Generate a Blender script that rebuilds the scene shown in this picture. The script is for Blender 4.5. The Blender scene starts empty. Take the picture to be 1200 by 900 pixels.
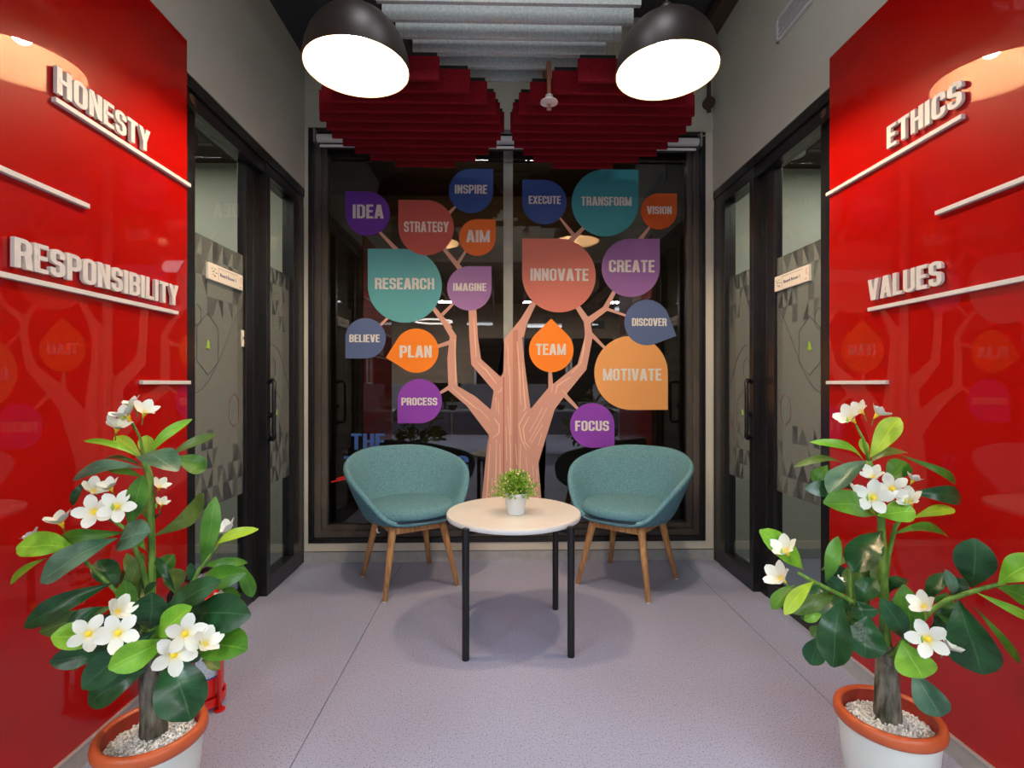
import bpy, bmesh, math, random
from mathutils import Vector, Matrix
random.seed(7)
SC = bpy.context.scene
COL = SC.collection
PI = math.pi
# ---------------------------------------------------------------- camera, world, lights, exposure
EYE = 1.15
YAW = math.radians(1.3)
cam_d = bpy.data.cameras.new('camera'); cam_d.sensor_width = 36; cam_d.lens = 18
cam_d.clip_start = 0.05; cam_d.clip_end = 60
cam = bpy.data.objects.new('camera', cam_d); COL.objects.link(cam)
cam.location = (0, 0, EYE); cam.rotation_euler = (PI/2, 0, -YAW)
SC.camera = cam
w = bpy.data.worlds.new('world'); SC.world = w; w.use_nodes = True
w.node_tree.nodes['Background'].inputs[0].default_value = (0.03, 0.035, 0.05, 1)
w.node_tree.nodes['Background'].inputs[1].default_value = 0.3
SC.view_settings.view_transform = 'Standard'; SC.view_settings.look = 'None'
SC.view_settings.exposure = 0.0; SC.view_settings.gamma = 1.0; SC.view_settings.use_curve_mapping = False
BULB = 1150.0            # radiance of the pendant bulbs

def area(name, loc, size, power, color, rot=(0, 0, 0)):
    l = bpy.data.lights.new(name, 'AREA'); l.shape = 'RECTANGLE'; l.size = size[0]; l.size_y = size[1]
    l.energy = power; l.color = color
    o = bpy.data.objects.new(name, l); COL.objects.link(o); o.location = loc; o.rotation_euler = rot
    return o
area('office_ceiling_light', (-2.35, -0.9, 2.93), (1.0, 1.2), 85, (0.80, 0.90, 1.0))
area('office_ceiling_light', (2.35, -0.9, 2.93), (1.0, 1.2), 85, (0.80, 0.90, 1.0))
for x_ in (-2.6, -0.9, 0.8, 2.5): area('office_ceiling_light', (x_, -3.2, 2.75), (0.7, 0.25), 75, (0.95, 0.97, 1.0))
for x_ in (-0.28, 0.42): area('corridor_fill_light', (x_, 1.5, 3.52), (0.3, 0.3), 6, (0.96, 0.96, 1.0))  # unseen fill lights added overhead to brighten the corridor
area('outside_fill_light', (0.0, 4.6, 3.1), (2.0, 0.5), 5, (1.0, 0.85, 0.6), (math.radians(35), 0, 0))  # added lamp that faintly lights the brown box behind the window
area('meeting_room_fill', (-2.1, 2.5, 2.54), (0.7, 0.7), 15, (1.0, 0.97, 0.88))  # added area lights, one per side room, to brighten what shows through the doors
area('meeting_room_fill', (2.2, 2.5, 2.54), (0.7, 0.7), 15, (1.0, 0.97, 0.88))

# ---------------------------------------------------------------- measuring helpers
FW = Vector((math.sin(YAW), math.cos(YAW), 0)); RT = Vector((math.cos(YAW), -math.sin(YAW), 0)); UP = Vector((0, 0, 1))
ORG = Vector((0, 0, EYE))
def ray(px, py): return FW + RT*((px-600)/600) + UP*((450-py)/600)
def at(px, py, d): return ORG + ray(px, py)*d
def onX(px, py, X): r = ray(px, py); return ORG + r*(X/r.x)
def onY(px, py, Y): r = ray(px, py); return ORG + r*(Y/r.y)

# ---------------------------------------------------------------- object helpers
def link(name, me, mat=None, parent=None):
    o = bpy.data.objects.new(name, me); COL.objects.link(o)
    if mat is not None and len(me.materials) == 0: me.materials.append(mat)
    if parent is not None: o.parent = parent
    return o
def tag(o, label=None, cat=None, group=None, kind=None):
    if label: o['label'] = label
    if cat: o['category'] = cat
    if group: o['group'] = group
    if kind: o['kind'] = kind
    return o
def thing(name, label, cat, loc=(0, 0, 0), rz=0, group=None, kind=None):
    o = bpy.data.objects.new(name, None); COL.objects.link(o); o.location = loc; o.rotation_euler = (0, 0, rz)
    o.empty_display_size = 0.05
    return tag(o, label, cat, group, kind)
class MB:
    """collects simple solids in one bmesh; coordinates are world minus org"""
    def __init__(s, org=(0, 0, 0)): s.bm = bmesh.new(); s.o = Vector(org)
    def face(s, vs):
        try: return s.bm.faces.new(vs)
        except ValueError: return None
    def box(s, a, b, M=None):
        x0, y0, z0 = a; x1, y1, z1 = b
        c = [Vector(p) for p in ((x0,y0,z0),(x1,y0,z0),(x1,y1,z0),(x0,y1,z0),(x0,y0,z1),(x1,y0,z1),(x1,y1,z1),(x0,y1,z1))]
        if M is not None: c = [M @ p for p in c]
        v = [s.bm.verts.new(p - s.o) for p in c]
        for f in ((0,3,2,1),(4,5,6,7),(0,1,5,4),(1,2,6,5),(2,3,7,6),(3,0,4,7)): s.face([v[i] for i in f])
        return s
    def rings(s, rings, close=True, cap0=True, cap1=True):
        prev = None; first = None
        for r in rings:
            cur = [s.bm.verts.new(Vector(p) - s.o) for p in r]
            if prev:
                n = len(cur)
                for i in range(n if close else n-1): s.face([prev[i], prev[(i+1) % n], cur[(i+1) % n], cur[i]])
            else: first = cur
            prev = cur
        if cap0: s.face(list(reversed(first)))
        if cap1: s.face(prev)
        return s
    def tube(s, pts, r, n=10, cap=True):
        pts = [Vector(p) for p in pts]
        rs = r if isinstance(r, (list, tuple)) else [r]*len(pts)
        rings = []; u = None
        for i, p in enumerate(pts):
            t = (pts[min(i+1, len(pts)-1)] - pts[max(i-1, 0)]).normalized()
            if u is None:
                u = t.cross(Vector((0, 0, 1)));
                if u.length < 1e-3: u = t.cross(Vector((1, 0, 0)))
            u = (u - t*u.dot(t)).normalized(); v = t.cross(u)
            rings.append([p + (u*math.cos(2*PI*k/n) + v*math.sin(2*PI*k/n))*rs[i] for k in range(n)])
        return s.rings(rings, True, cap, cap)
    def lathe(s, prof, c=(0, 0, 0), n=32, cap0=False, cap1=False, sy=1.0):
        c = Vector(c)
        return s.rings([[c + Vector((r*math.cos(2*PI*k/n), sy*r*math.sin(2*PI*k/n), z)) for k in range(n)] for r, z in prof], True, cap0, cap1)
    def prism(s, pts, d0, d1, f):
        """2-D outline pts extruded between depths d0,d1; f(u,v,d)->world"""
        a = [s.bm.verts.new(f(u, v, d0) - s.o) for u, v in pts]; b = [s.bm.verts.new(f(u, v, d1) - s.o) for u, v in pts]
        n = len(pts); fs = []
        for i in range(n): s.face([a[i], a[(i+1) % n], b[(i+1) % n], b[i]])
        fs = [s.face(list(reversed(a))), s.face(b)]
        if n > 4: bmesh.ops.triangulate(s.bm, faces=[x for x in fs if x])
        return s
    def build(s, name, mat, parent=None, smooth=False, bevel=0, sub=0, fix=True):
        me = bpy.data.meshes.new(name)
        if fix: bmesh.ops.recalc_face_normals(s.bm, faces=s.bm.faces)
        s.bm.to_mesh(me); s.bm.free()
        if smooth:
            for p in me.polygons: p.use_smooth = True
        o = link(name, me, mat, parent)
        if bevel:
            m = o.modifiers.new('bevel', 'BEVEL'); m.width = bevel; m.segments = 2; m.limit_method = 'ANGLE'; m.angle_limit = 0.7
        if sub:
            m = o.modifiers.new('sub', 'SUBSURF'); m.levels = sub; m.render_levels = sub
        return o

# ---------------------------------------------------------------- materials
def nt(name):
    m = bpy.data.materials.new(name); m.use_nodes = True; return m, m.node_tree, m.node_tree.nodes['Principled BSDF']
def pbr(name, col, rough=0.5, metal=0.0, spec=0.5, coat=0.0, ior=1.5, emit=None, estr=0.0):
    m, t, b = nt(name)
    b.inputs['Base Color'].default_value = (*col, 1); b.inputs['Roughness'].default_value = rough
    b.inputs['Metallic'].default_value = metal; b.inputs['Specular IOR Level'].default_value = spec
    b.inputs['Coat Weight'].default_value = coat; b.inputs['Coat Roughness'].default_value = 0.03; b.inputs['IOR'].default_value = ior
    if emit: b.inputs['Emission Color'].default_value = (*emit, 1); b.inputs['Emission Strength'].default_value = estr
    return m
def noisy(name, c0, c1, scale=40, rough=0.6, bump=0.0, bscale=None, detail=4, spec=0.4, stretch=None, lo=0.35, hi=0.65, coat=0):
    m, t, b = nt(name); N = t.nodes; L = t.links
    tc = N.new('ShaderNodeTexCoord'); mp = N.new('ShaderNodeMapping'); no = N.new('ShaderNodeTexNoise'); cr = N.new('ShaderNodeValToRGB')
    L.new(tc.outputs['Object'], mp.inputs[0]); L.new(mp.outputs[0], no.inputs['Vector'])
    if stretch: mp.inputs['Scale'].default_value = stretch
    no.inputs['Scale'].default_value = scale; no.inputs['Detail'].default_value = detail
    cr.color_ramp.elements[0].color = (*c0, 1); cr.color_ramp.elements[1].color = (*c1, 1)
    cr.color_ramp.elements[0].position = lo; cr.color_ramp.elements[1].position = hi
    L.new(no.outputs['Fac'], cr.inputs[0]); L.new(cr.outputs[0], b.inputs['Base Color'])
    b.inputs['Roughness'].default_value = rough; b.inputs['Specular IOR Level'].default_value = spec; b.inputs['Coat Weight'].default_value = coat
    if bump:
        n2 = N.new('ShaderNodeTexNoise'); n2.inputs['Scale'].default_value = bscale or scale*3; n2.inputs['Detail'].default_value = 3
        L.new(mp.outputs[0], n2.inputs['Vector'])
        bp = N.new('ShaderNodeBump'); bp.inputs['Strength'].default_value = bump; bp.inputs['Distance'].default_value = 0.002
        L.new(n2.outputs['Fac'], bp.inputs['Height']); L.new(bp.outputs[0], b.inputs['Normal'])
    return m
M = {}
M['wall'] = noisy('wall_paint', (0.53, 0.54, 0.445), (0.57, 0.58, 0.48), 3, 0.75, 0.05, 200)
M['cream'] = pbr('cream_trim', (0.66, 0.62, 0.52), 0.5)
M['skirt'] = noisy('skirting_grey', (0.36, 0.37, 0.37), (0.42, 0.43, 0.43), 30, 0.45)
M['skirt_top'] = pbr('skirting_aluminium', (0.75, 0.72, 0.66), 0.35, 0.6)
M['ceil'] = pbr('dark_ceiling', (0.045, 0.045, 0.048), 0.8)
M['frame'] = noisy('black_frame', (0.007, 0.007, 0.008), (0.015, 0.014, 0.014), 25, 0.30, spec=0.5)
M['bronze'] = noisy('bronze_frame', (0.055, 0.048, 0.042), (0.11, 0.095, 0.08), 8, 0.3, stretch=(1, 1, 0.2))
M['black'] = pbr('black_metal', (0.014, 0.015, 0.016), 0.35, 0.3)
M['white'] = pbr('white_letter', (0.74, 0.71, 0.66), 0.45)
M['paper'] = pbr('sign_cream', (0.9, 0.84, 0.72), 0.5)
M['ink'] = pbr('sign_ink', (0.05, 0.04, 0.16), 0.6)
M['inkg'] = pbr('sign_ink_grey', (0.35, 0.33, 0.3), 0.6)
M['ink_red'] = pbr('sign_ink_coral', (0.75, 0.38, 0.28), 0.6)
# red acrylic
m, t, b = nt('red_acrylic'); M['red'] = m
b.inputs['Base Color'].default_value = (0.40, 0.0028, 0.001, 1); b.inputs['Roughness'].default_value = 0.38
b.inputs['Specular IOR Level'].default_value = 0.1
b.inputs['Coat Weight'].default_value = 1.0; b.inputs['Coat Roughness'].default_value = 0.0; b.inputs['Coat IOR'].default_value = 1.46
# terrazzo floor
m, t, b = nt('terrazzo'); M['floor'] = m; N = t.nodes; L = t.links
tc = N.new('ShaderNodeTexCoord'); n1 = N.new('ShaderNodeTexNoise'); n1.inputs['Scale'].default_value = 190; n1.inputs['Detail'].default_value = 2
L.new(tc.outputs['Object'], n1.inputs['Vector'])
c1 = N.new('ShaderNodeValToRGB'); e = c1.color_ramp.elements
e[0].position = 0.30; e[0].color = (0.13, 0.12, 0.17, 1); e[1].position = 0.42; e[1].color = (0.345, 0.375, 0.495, 1)
x = c1.color_ramp.elements.new(0.62); x.color = (0.365, 0.395, 0.515, 1)
x = c1.color_ramp.elements.new(0.74); x.color = (0.55, 0.54, 0.62, 1)
L.new(n1.outputs['Fac'], c1.inputs[0])
n2 = N.new('ShaderNodeTexNoise'); n2.inputs['Scale'].default_value = 1.8; L.new(tc.outputs['Object'], n2.inputs['Vector'])
c2 = N.new('ShaderNodeValToRGB'); c2.color_ramp.elements[0].color = (0.92, 0.92, 0.97, 1); c2.color_ramp.elements[1].color = (1.04, 1.0, 1.0, 1)
L.new(n2.outputs['Fac'], c2.inputs[0])
mx = N.new('ShaderNodeMix'); mx.data_type = 'RGBA'; mx.blend_type = 'MULTIPLY'; mx.inputs[0].default_value = 1
L.new(c1.outputs[0], mx.inputs[6]); L.new(c2.outputs[0], mx.inputs[7]); L.new(mx.outputs[2], b.inputs['Base Color'])
b.inputs['Roughness'].default_value = 0.42; b.inputs['Specular IOR Level'].default_value = 0.35
def glass_mat(name, tint, ior, rough=0.0):
    m = bpy.data.materials.new(name); m.use_nodes = True; t = m.node_tree; t.nodes.clear(); N = t.nodes
    o = N.new('ShaderNodeOutputMaterial'); mx = N.new('ShaderNodeMixShader'); tr = N.new('ShaderNodeBsdfTransparent'); gl = N.new('ShaderNodeBsdfGlossy')
    fr = N.new('ShaderNodeFresnel'); fr.inputs[0].default_value = ior; tr.inputs[0].default_value = (*tint, 1); gl.inputs['Roughness'].default_value = rough
    t.links.new(fr.outputs[0], mx.inputs[0]); t.links.new(tr.outputs[0], mx.inputs[1]); t.links.new(gl.outputs[0], mx.inputs[2]); t.links.new(mx.outputs[0], o.inputs[0])
    return m
M['glass'] = glass_mat('window_glass', (0.55, 0.55, 0.55), 2.0)
M['dglass'] = glass_mat('door_glass', (0.80, 0.84, 0.82), 1.6)
m = bpy.data.materials.new('clear_edge'); m.use_nodes = True; m.node_tree.nodes.clear()
o_ = m.node_tree.nodes.new('ShaderNodeOutputMaterial'); tr = m.node_tree.nodes.new('ShaderNodeBsdfTransparent'); m.node_tree.links.new(tr.outputs[0], o_.inputs[0]); M['clear'] = m
def film_mat(name, col, alpha):
    m, t, b = nt(name); b.inputs['Base Color'].default_value = (*col, 1); b.inputs['Roughness'].default_value = 0.6
    b.inputs['Alpha'].default_value = alpha; b.inputs['Specular IOR Level'].default_value = 0.2; return m
M['film'] = film_mat('frosted_film', (0.22, 0.235, 0.205), 0.55)
M['film_dark'] = film_mat('film_dark_triangle', (0.05, 0.055, 0.06), 0.68)
M['film_mid'] = film_mat('film_mid_triangle', (0.10, 0.105, 0.105), 0.45)
M['line'] = pbr('film_line', (0.03, 0.03, 0.06), 0.6)
M['line_red'] = pbr('film_line_red', (0.22, 0.07, 0.06), 0.6)
M['line_green'] = pbr('film_green', (0.30, 0.50, 0.05), 0.6)
M['grey_felt'] = noisy('grey_felt', (0.46, 0.52, 0.50), (0.62, 0.68, 0.65), 90, 0.95, 0.15, 300, spec=0.1)
M['red_felt'] = noisy('red_felt', (0.17, 0.008, 0.014), (0.25, 0.012, 0.020), 90, 0.95, 0.15, 300, spec=0.1)
M['teal'] = noisy('teal_fabric', (0.072, 0.200, 0.245), (0.160, 0.325, 0.370), 130, 0.92, 0.55, 420, spec=0.15, detail=3, lo=0.3, hi=0.7)
M['piping'] = pbr('navy_piping', (0.01, 0.015, 0.05), 0.7)
M['wood'] = noisy('oak_leg', (0.50, 0.23, 0.075), (0.72, 0.40, 0.16), 14, 0.42, 0.1, 60, stretch=(6, 6, 0.6))
M['table'] = noisy('cream_laminate', (0.70, 0.66, 0.58), (0.74, 0.70, 0.62), 8, 0.35)
M['table_edge'] = pbr('table_edge', (0.68, 0.72, 0.72), 0.4)
M['pot'] = pbr('pale_pot', (0.70, 0.74, 0.68), 0.38)
M['terracotta'] = noisy('terracotta_rim', (0.47, 0.085, 0.025), (0.56, 0.12, 0.04), 10, 0.38)
M['pot_in'] = pbr('pot_inside', (0.33, 0.03, 0.015), 0.5)
M['stone'] = noisy('white_pebble', (0.50, 0.48, 0.42), (0.86, 0.85, 0.80), 60, 0.7)
M['trunk'] = noisy('trunk_bark', (0.035, 0.04, 0.02), (0.22, 0.21, 0.17), 22, 0.8, 0.8, 60, stretch=(3, 3, 0.8))
M['stem'] = noisy('green_stem', (0.07, 0.17, 0.02), (0.20, 0.36, 0.05), 30, 0.5, stretch=(2, 2, 0.6))
m, t, b = nt('petal_white'); M['petal'] = m
tc = t.nodes.new('ShaderNodeTexCoord'); sx = t.nodes.new('ShaderNodeSeparateXYZ'); cr = t.nodes.new('ShaderNodeValToRGB')
t.links.new(tc.outputs['Object'], sx.inputs[0]); t.links.new(sx.outputs[1], cr.inputs[0]); t.links.new(cr.outputs[0], b.inputs['Base Color'])
cr.color_ramp.elements[0].position = 0.08; cr.color_ramp.elements[0].color = (0.78, 0.62, 0.14, 1); cr.color_ramp.elements[1].position = 0.34; cr.color_ramp.elements[1].color = (0.76, 0.76, 0.64, 1)
x = cr.color_ramp.elements.new(0.9); x.color = (0.80, 0.81, 0.72, 1); b.inputs['Roughness'].default_value = 0.5
M['yellow'] = pbr('flower_yellow', (0.90, 0.66, 0.02), 0.6)
M['bud'] = pbr('bud_green', (0.32, 0.55, 0.06), 0.5)
M['ext_red'] = pbr('extinguisher_red', (0.72, 0.012, 0.006), 0.22, coat=0.4)
M['steel'] = pbr('steel', (0.55, 0.55, 0.55), 0.3, 0.9)
M['yel_tag'] = pbr('yellow_tag', (0.85, 0.45, 0.02), 0.5)
M['label_blue'] = pbr('label_blue', (0.03, 0.06, 0.28), 0.5)
M['label_pale'] = noisy('label_pale', (0.35, 0.45, 0.55), (0.60, 0.68, 0.75), 220, 0.5)
M['shade_out'] = pbr('shade_black', (0.03, 0.022, 0.018), 0.45)
M['shade_in'] = pbr('shade_inside', (0.56, 0.44, 0.30), 0.7, spec=0.1)
M['bulb'] = pbr('bulb_glow', (0, 0, 0), 0.5, emit=(1.0, 0.76, 0.52), estr=BULB)
M['pipe'] = pbr('brown_pipe', (0.07, 0.04, 0.03), 0.5)
M['bronzepipe'] = pbr('copper_pipe', (0.35, 0.17, 0.10), 0.5, 0.3)
M['plastic'] = pbr('white_plastic', (0.75, 0.75, 0.73), 0.4)
M['blind'] = pbr('blind_white', (0.62, 0.63, 0.62), 0.6)
M['dark_room'] = pbr('night_outside', (0.012, 0.012, 0.013), 0.9)
M['brown_out'] = noisy('brown_outside', (0.10, 0.065, 0.035), (0.16, 0.10, 0.055), 2, 0.8, stretch=(0.5, 1, 6))
M['brown_ceil'] = pbr('brown_ceiling', (0.05, 0.03, 0.024), 0.8)
M['mullion'] = noisy('mullion_grey', (0.22, 0.24, 0.21), (0.33, 0.35, 0.31), 5, 0.4)
M['glow'] = pbr('lit_panel', (0.9, 0.9, 0.9), 0.5, emit=(0.95, 0.97, 1.0), estr=5)
M['desk'] = pbr('desk_white', (0.88, 0.88, 0.88), 0.4)
M['partition'] = noisy('partition_mauve', (0.50, 0.47, 0.54), (0.56, 0.53, 0.60), 60, 0.9)
M['brown'] = noisy('brown_wall', (0.42, 0.30, 0.20), (0.50, 0.36, 0.25), 6, 0.7)
M['screen'] = pbr('black_screen', (0.01, 0.01, 0.012), 0.15)
M['orange'] = pbr('orange_flower', (0.75, 0.28, 0.06), 0.6)
M['ogreen'] = pbr('office_leaf', (0.10, 0.30, 0.03), 0.6)
M['exit'] = pbr('exit_panel', (0.015, 0.03, 0.025), 0.4)

# leaf material: UV.x across (0..1), UV.y along; two-sided tone, pale midrib and herringbone veins
def leaf_mat(name, dark, light, under, rough=0.38):
    m, t, b = nt(name); N = t.nodes; L = t.links
    uv = N.new('ShaderNodeUVMap'); sp = N.new('ShaderNodeSeparateXYZ'); L.new(uv.outputs[0], sp.inputs[0])
    def math_(op, a, bb=None):
        n = N.new('ShaderNodeMath'); n.operation = op
        for i, v in enumerate((a, bb)):
            if v is None: continue
            if isinstance(v, (int, float)): n.inputs[i].default_value = v
            else: L.new(v, n.inputs[i])
        return n.outputs[0]
    du = math_('ABSOLUTE', math_('SUBTRACT', sp.outputs[0], 0.5))
    rib = math_('LESS_THAN', du, 0.022)
    vein = math_('GREATER_THAN', math_('SINE', math_('MULTIPLY', math_('SUBTRACT', sp.outputs[1], math_('MULTIPLY', du, 0.45)), 62.0)), 0.93)
    no = N.new('ShaderNodeTexNoise'); no.inputs['Scale'].default_value = 16; tc = N.new('ShaderNodeTexCoord'); L.new(tc.outputs['Object'], no.inputs['Vector'])
    mixc = N.new('ShaderNodeMix'); mixc.data_type = 'RGBA'; mixc.inputs[6].default_value = (*dark, 1); mixc.inputs[7].default_value = (*light, 1)
    cr = N.new('ShaderNodeMapRange'); cr.inputs[1].default_value = 0.35; cr.inputs[2].default_value = 0.65; L.new(no.outputs['Fac'], cr.inputs[0]); L.new(cr.outputs[0], mixc.inputs[0])
    mu = N.new('ShaderNodeMix'); mu.data_type = 'RGBA'; g = N.new('ShaderNodeNewGeometry'); L.new(g.outputs['Backfacing'], mu.inputs[0]); L.new(mixc.outputs[2], mu.inputs[6]); mu.inputs[7].default_value = (*under, 1)
    mr = N.new('ShaderNodeMix'); mr.data_type = 'RGBA'; L.new(math_('MULTIPLY', math_('MAXIMUM', rib, math_('MULTIPLY', vein, 0.30)), 0.38), mr.inputs[0]); L.new(mu.outputs[2], mr.inputs[6])
    mr.inputs[7].default_value = (min(1, light[0]*1.9+0.04), min(1, light[1]*1.5+0.05), light[2]*1.6+0.03, 1)
    L.new(mr.outputs[2], b.inputs['Base Color']); b.inputs['Roughness'].default_value = rough; b.inputs['Specular IOR Level'].default_value = 0.38
    bp = N.new('ShaderNodeBump'); bp.inputs['Strength'].default_value = 0.7; bp.inputs['Distance'].default_value = 0.002
    L.new(math_('ADD', rib, vein), bp.inputs['Height']); bp.invert = True; L.new(bp.outputs[0], b.inputs['Normal'])
    return m
LM = {
 'd': leaf_mat('leaf_dark', (0.007, 0.045, 0.010), (0.020, 0.095, 0.028), (0.05, 0.13, 0.03), 0.30),
 'g': leaf_mat('leaf_grey', (0.03, 0.10, 0.05), (0.10, 0.20, 0.12), (0.10, 0.17, 0.05), 0.4),
 'm': leaf_mat('leaf_mid', (0.04, 0.155, 0.010), (0.09, 0.25, 0.02), (0.13, 0.26, 0.06), 0.4),
 'o': leaf_mat('leaf_olive', (0.055, 0.12, 0.015), (0.12, 0.19, 0.035), (0.12, 0.17, 0.05), 0.42),
 'b': leaf_mat('leaf_bright', (0.13, 0.36, 0.015), (0.25, 0.52, 0.04), (0.24, 0.46, 0.07), 0.42),
 'y': leaf_mat('leaf_lime', (0.26, 0.42, 0.015), (0.40, 0.58, 0.04), (0.36, 0.52, 0.06), 0.45),
}

# ---------------------------------------------------------------- room shell
XL, XR, YB = -1.263, 1.397, 3.334     # corridor side walls, end wall
YP_L, YP_R, Y0 = 2.08, 2.13, 0.86     # red panels: far edge, near edge
CZ = 3.55
GY = 3.400                            # window glass
def struct(name, mb, mat, parent=None, **k):
    o = mb.build(name, M[mat] if isinstance(mat, str) else mat, parent, **k)
    if parent is None: o['kind'] = 'structure'
    return o
def struct_empty(name, loc=(0, 0, 0)):
    o = bpy.data.objects.new(name, None); COL.objects.link(o); o.location = loc; o['kind'] = 'structure'; o.empty_display_size = 0.05
    return o
# floor: sheets with fine joints
fl = struct_empty('floor')
MB().box((-5, -5, -0.06), (5, YB+0.3, -0.02)).build('screed', M['skirt'], fl)
for a, b2 in ((-5, -2.481), (-2.478, -0.632), (-0.629, 1.186), (1.189, 5)):
    MB().box((a, -5, -0.02), (b2, YB, 0.0)).build('floor_sheet', M['floor'], fl)
struct('ceiling', MB().box((XL-0.3, 0.7, CZ), (XR+0.3, YB+0.3, CZ+0.05)), 'ceil')
DZ = 2.41                              # door opening height
for side, X, yp in (('left', XL, YP_L), ('right', XR, YP_R)):
    s = -1 if side == 'left' else 1
    xo = X + s*0.11
    a, b_ = min(X, xo), max(X, xo)
    w_ = MB(); w_.box((a, 0.8, 0), (b_, yp, CZ)); w_.box((a, yp, DZ), (b_, YB, CZ))
    struct('wall_'+side, w_, 'wall')
# end wall with window opening
WX0, WX1, WZ0, WZ1 = -1.236, 1.343, 0.124, 2.80
w_ = MB(); w_.box((-4.0, YB, 0), (WX0, YB+0.2, CZ)); w_.box((WX1, YB, 0), (4.0, YB+0.2, CZ)); w_.box((WX0, YB, 0), (WX1, YB+0.2, WZ0)); w_.box((WX0, YB, WZ1), (WX1, YB+0.2, CZ))
struct('wall_back', w_, 'wall')
sb = struct_empty('baseboard_back', (0, YB, 0))
MB((0, YB, 0)).box((XL, YB-0.012, 0), (XR, YB, 0.066)).build('board', M['skirt'], sb)
MB((0, YB, 0)).box((XL, YB-0.005, 0.066), (XR, YB, 0.071)).build('shadow_gap', M['frame'], sb)
tr_ = MB()
g = 0.008
tr_.box((XL+0.004, YB-g, 0.071), (XR-0.004, YB, WZ0)); tr_.box((XL+0.004, YB-g, WZ0), (WX0, YB, WZ1)); tr_.box((WX1, YB-g, WZ0), (XR-0.004, YB, WZ1))
struct('trim_1', tr_, 'cream')
for side, X, yp in (('left', XL, YP_L), ('right', XR, YP_R)):
    s = -1 if side == 'left' else 1
    o = struct_empty('baseboard_'+side, (X, Y0, 0))
    x1 = X - s*0.010
    MB((X, Y0, 0)).box((min(X, x1), 0.80, 0), (max(X, x1), yp, 0.064)).build('board', M['skirt'], o)
    x1 = X - s*0.014
    MB((X, Y0, 0)).box((min(X, x1), 0.80, 0.064), (max(X, x1), yp, 0.072)).build('metal_cap', M['skirt_top'], o)
# red acrylic panels
for side, X, yp in (('left', XL, YP_L), ('right', XR, YP_R)):
    s = -1 if side == 'left' else 1
    x1 = X - s*0.008
    o = MB((X, Y0, 0.072)).box((min(X, x1), Y0, 0.073), (max(X, x1), yp, 2.525)).build('wall_panel', M['red']); o.location = (X, Y0, 0.072)
    tag(o, 'glossy red acrylic panel on the %s wall carrying %s' % (side, 'HONESTY and RESPONSIBILITY' if s < 0 else 'ETHICS and VALUES'), 'wall panel')
# ceiling soffit left, tray right
struct('trim_2', MB().box((XL, 1.2, 3.25), (-0.55, YB, CZ)), 'ceil')
struct('trim_3', MB().box((XR-0.10, 1.2, 3.40), (XR, YB, 3.47)), 'pipe')

# ---------------------------------------------------------------- window
win = struct_empty('window_1', (0, YB, WZ0))
def ringframe(x0, x1, z0, z1, t, y0, y1):
    b = MB((0, YB, WZ0)); b.box((x0, y0, z0), (x1, y1, z0+t)); b.box((x0, y0, z1-t), (x1, y1, z1)); b.box((x0, y0, z0+t), (x0+t, y1, z1-t)); b.box((x1-t, y0, z0+t), (x1, y1, z1-t)); return b
ringframe(WX0, WX1, WZ0, WZ1, 0.030, YB-0.014, YB+0.12).build('outer_frame', M['frame'], win, bevel=0.002)
ringframe(WX0+0.03, WX1-0.03, WZ0+0.03, WZ1-0.03, 0.040, YB+0.012, YB+0.12).build('middle_frame', M['bronze'], win, bevel=0.002)
ringframe(WX0+0.07, WX1-0.07, WZ0+0.07, WZ1-0.07, 0.032, YB+0.040, YB+0.12).build('inner_frame', M['bronze'], win, bevel=0.002)
mx0 = onY(590, 300, GY).x; mx1 = onY(601, 300, GY).x
MB((0, YB, WZ0)).box((mx0, GY-0.0015, WZ0+0.1), (mx1, GY+0.07, WZ1-0.1)).build('mullion', M['mullion'], win)
for a, b2 in ((WX0+0.10, mx0), (mx1, WX1-0.10)):
    o = MB((0, YB, WZ0)).box((a, GY, WZ0+0.10), (b2, GY+0.008, WZ1-0.10)).build('pane', M['glass'], win)
    o.data.materials.append(M['clear'])
    for p in o.data.polygons:
        if p.normal.y > -0.5: p.material_index = 1
# brown box added behind the glass to give it a dim brown tone
ob = MB(); ob.box((-2.3, 5.6, -0.2), (2.3, 5.7, 3.3)); ob.box((-2.4, YB+0.2, -0.2), (-2.3, 5.7, 3.3)); ob.box((2.3, YB+0.2, -0.2), (2.4, 5.7, 3.3)); struct('wall_outside', ob, 'brown_out')
struct('ceiling_outside', MB().box((-2.4, YB+0.2, 3.2), (2.4, 5.7, 3.3)), 'brown_out'); struct('floor_outside', MB().box((-2.4, YB+0.2, -0.25), (2.4, 5.7, -0.2)), 'dark_room')
# roller blind
rb = thing('roller_blind', 'white roller blind rolled up along the top of the tree window', 'blind', (0, YB-0.045, 2.70))
x0, x1 = onY(372, 160, YB-0.045).x, onY(818, 160, YB-0.045).x
MB(rb.location).tube([(x0, YB-0.045, 2.715), (x1, YB-0.045, 2.715)], 0.026, 20).build('roll', M['blind'], rb, smooth=False)
MB(rb.location).box((x0+0.015, YB-0.045, 2.663), (x1-0.012, YB-0.035, 2.677)).build('bottom_bar', M['plastic'], rb)
for xx in (x0-0.018, x1+0.006):
    MB(rb.location).box((xx, YB-0.072, 2.68), (xx+0.012, YB-0.014, 2.765)).build('bracket', M['steel'], rb)

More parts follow.
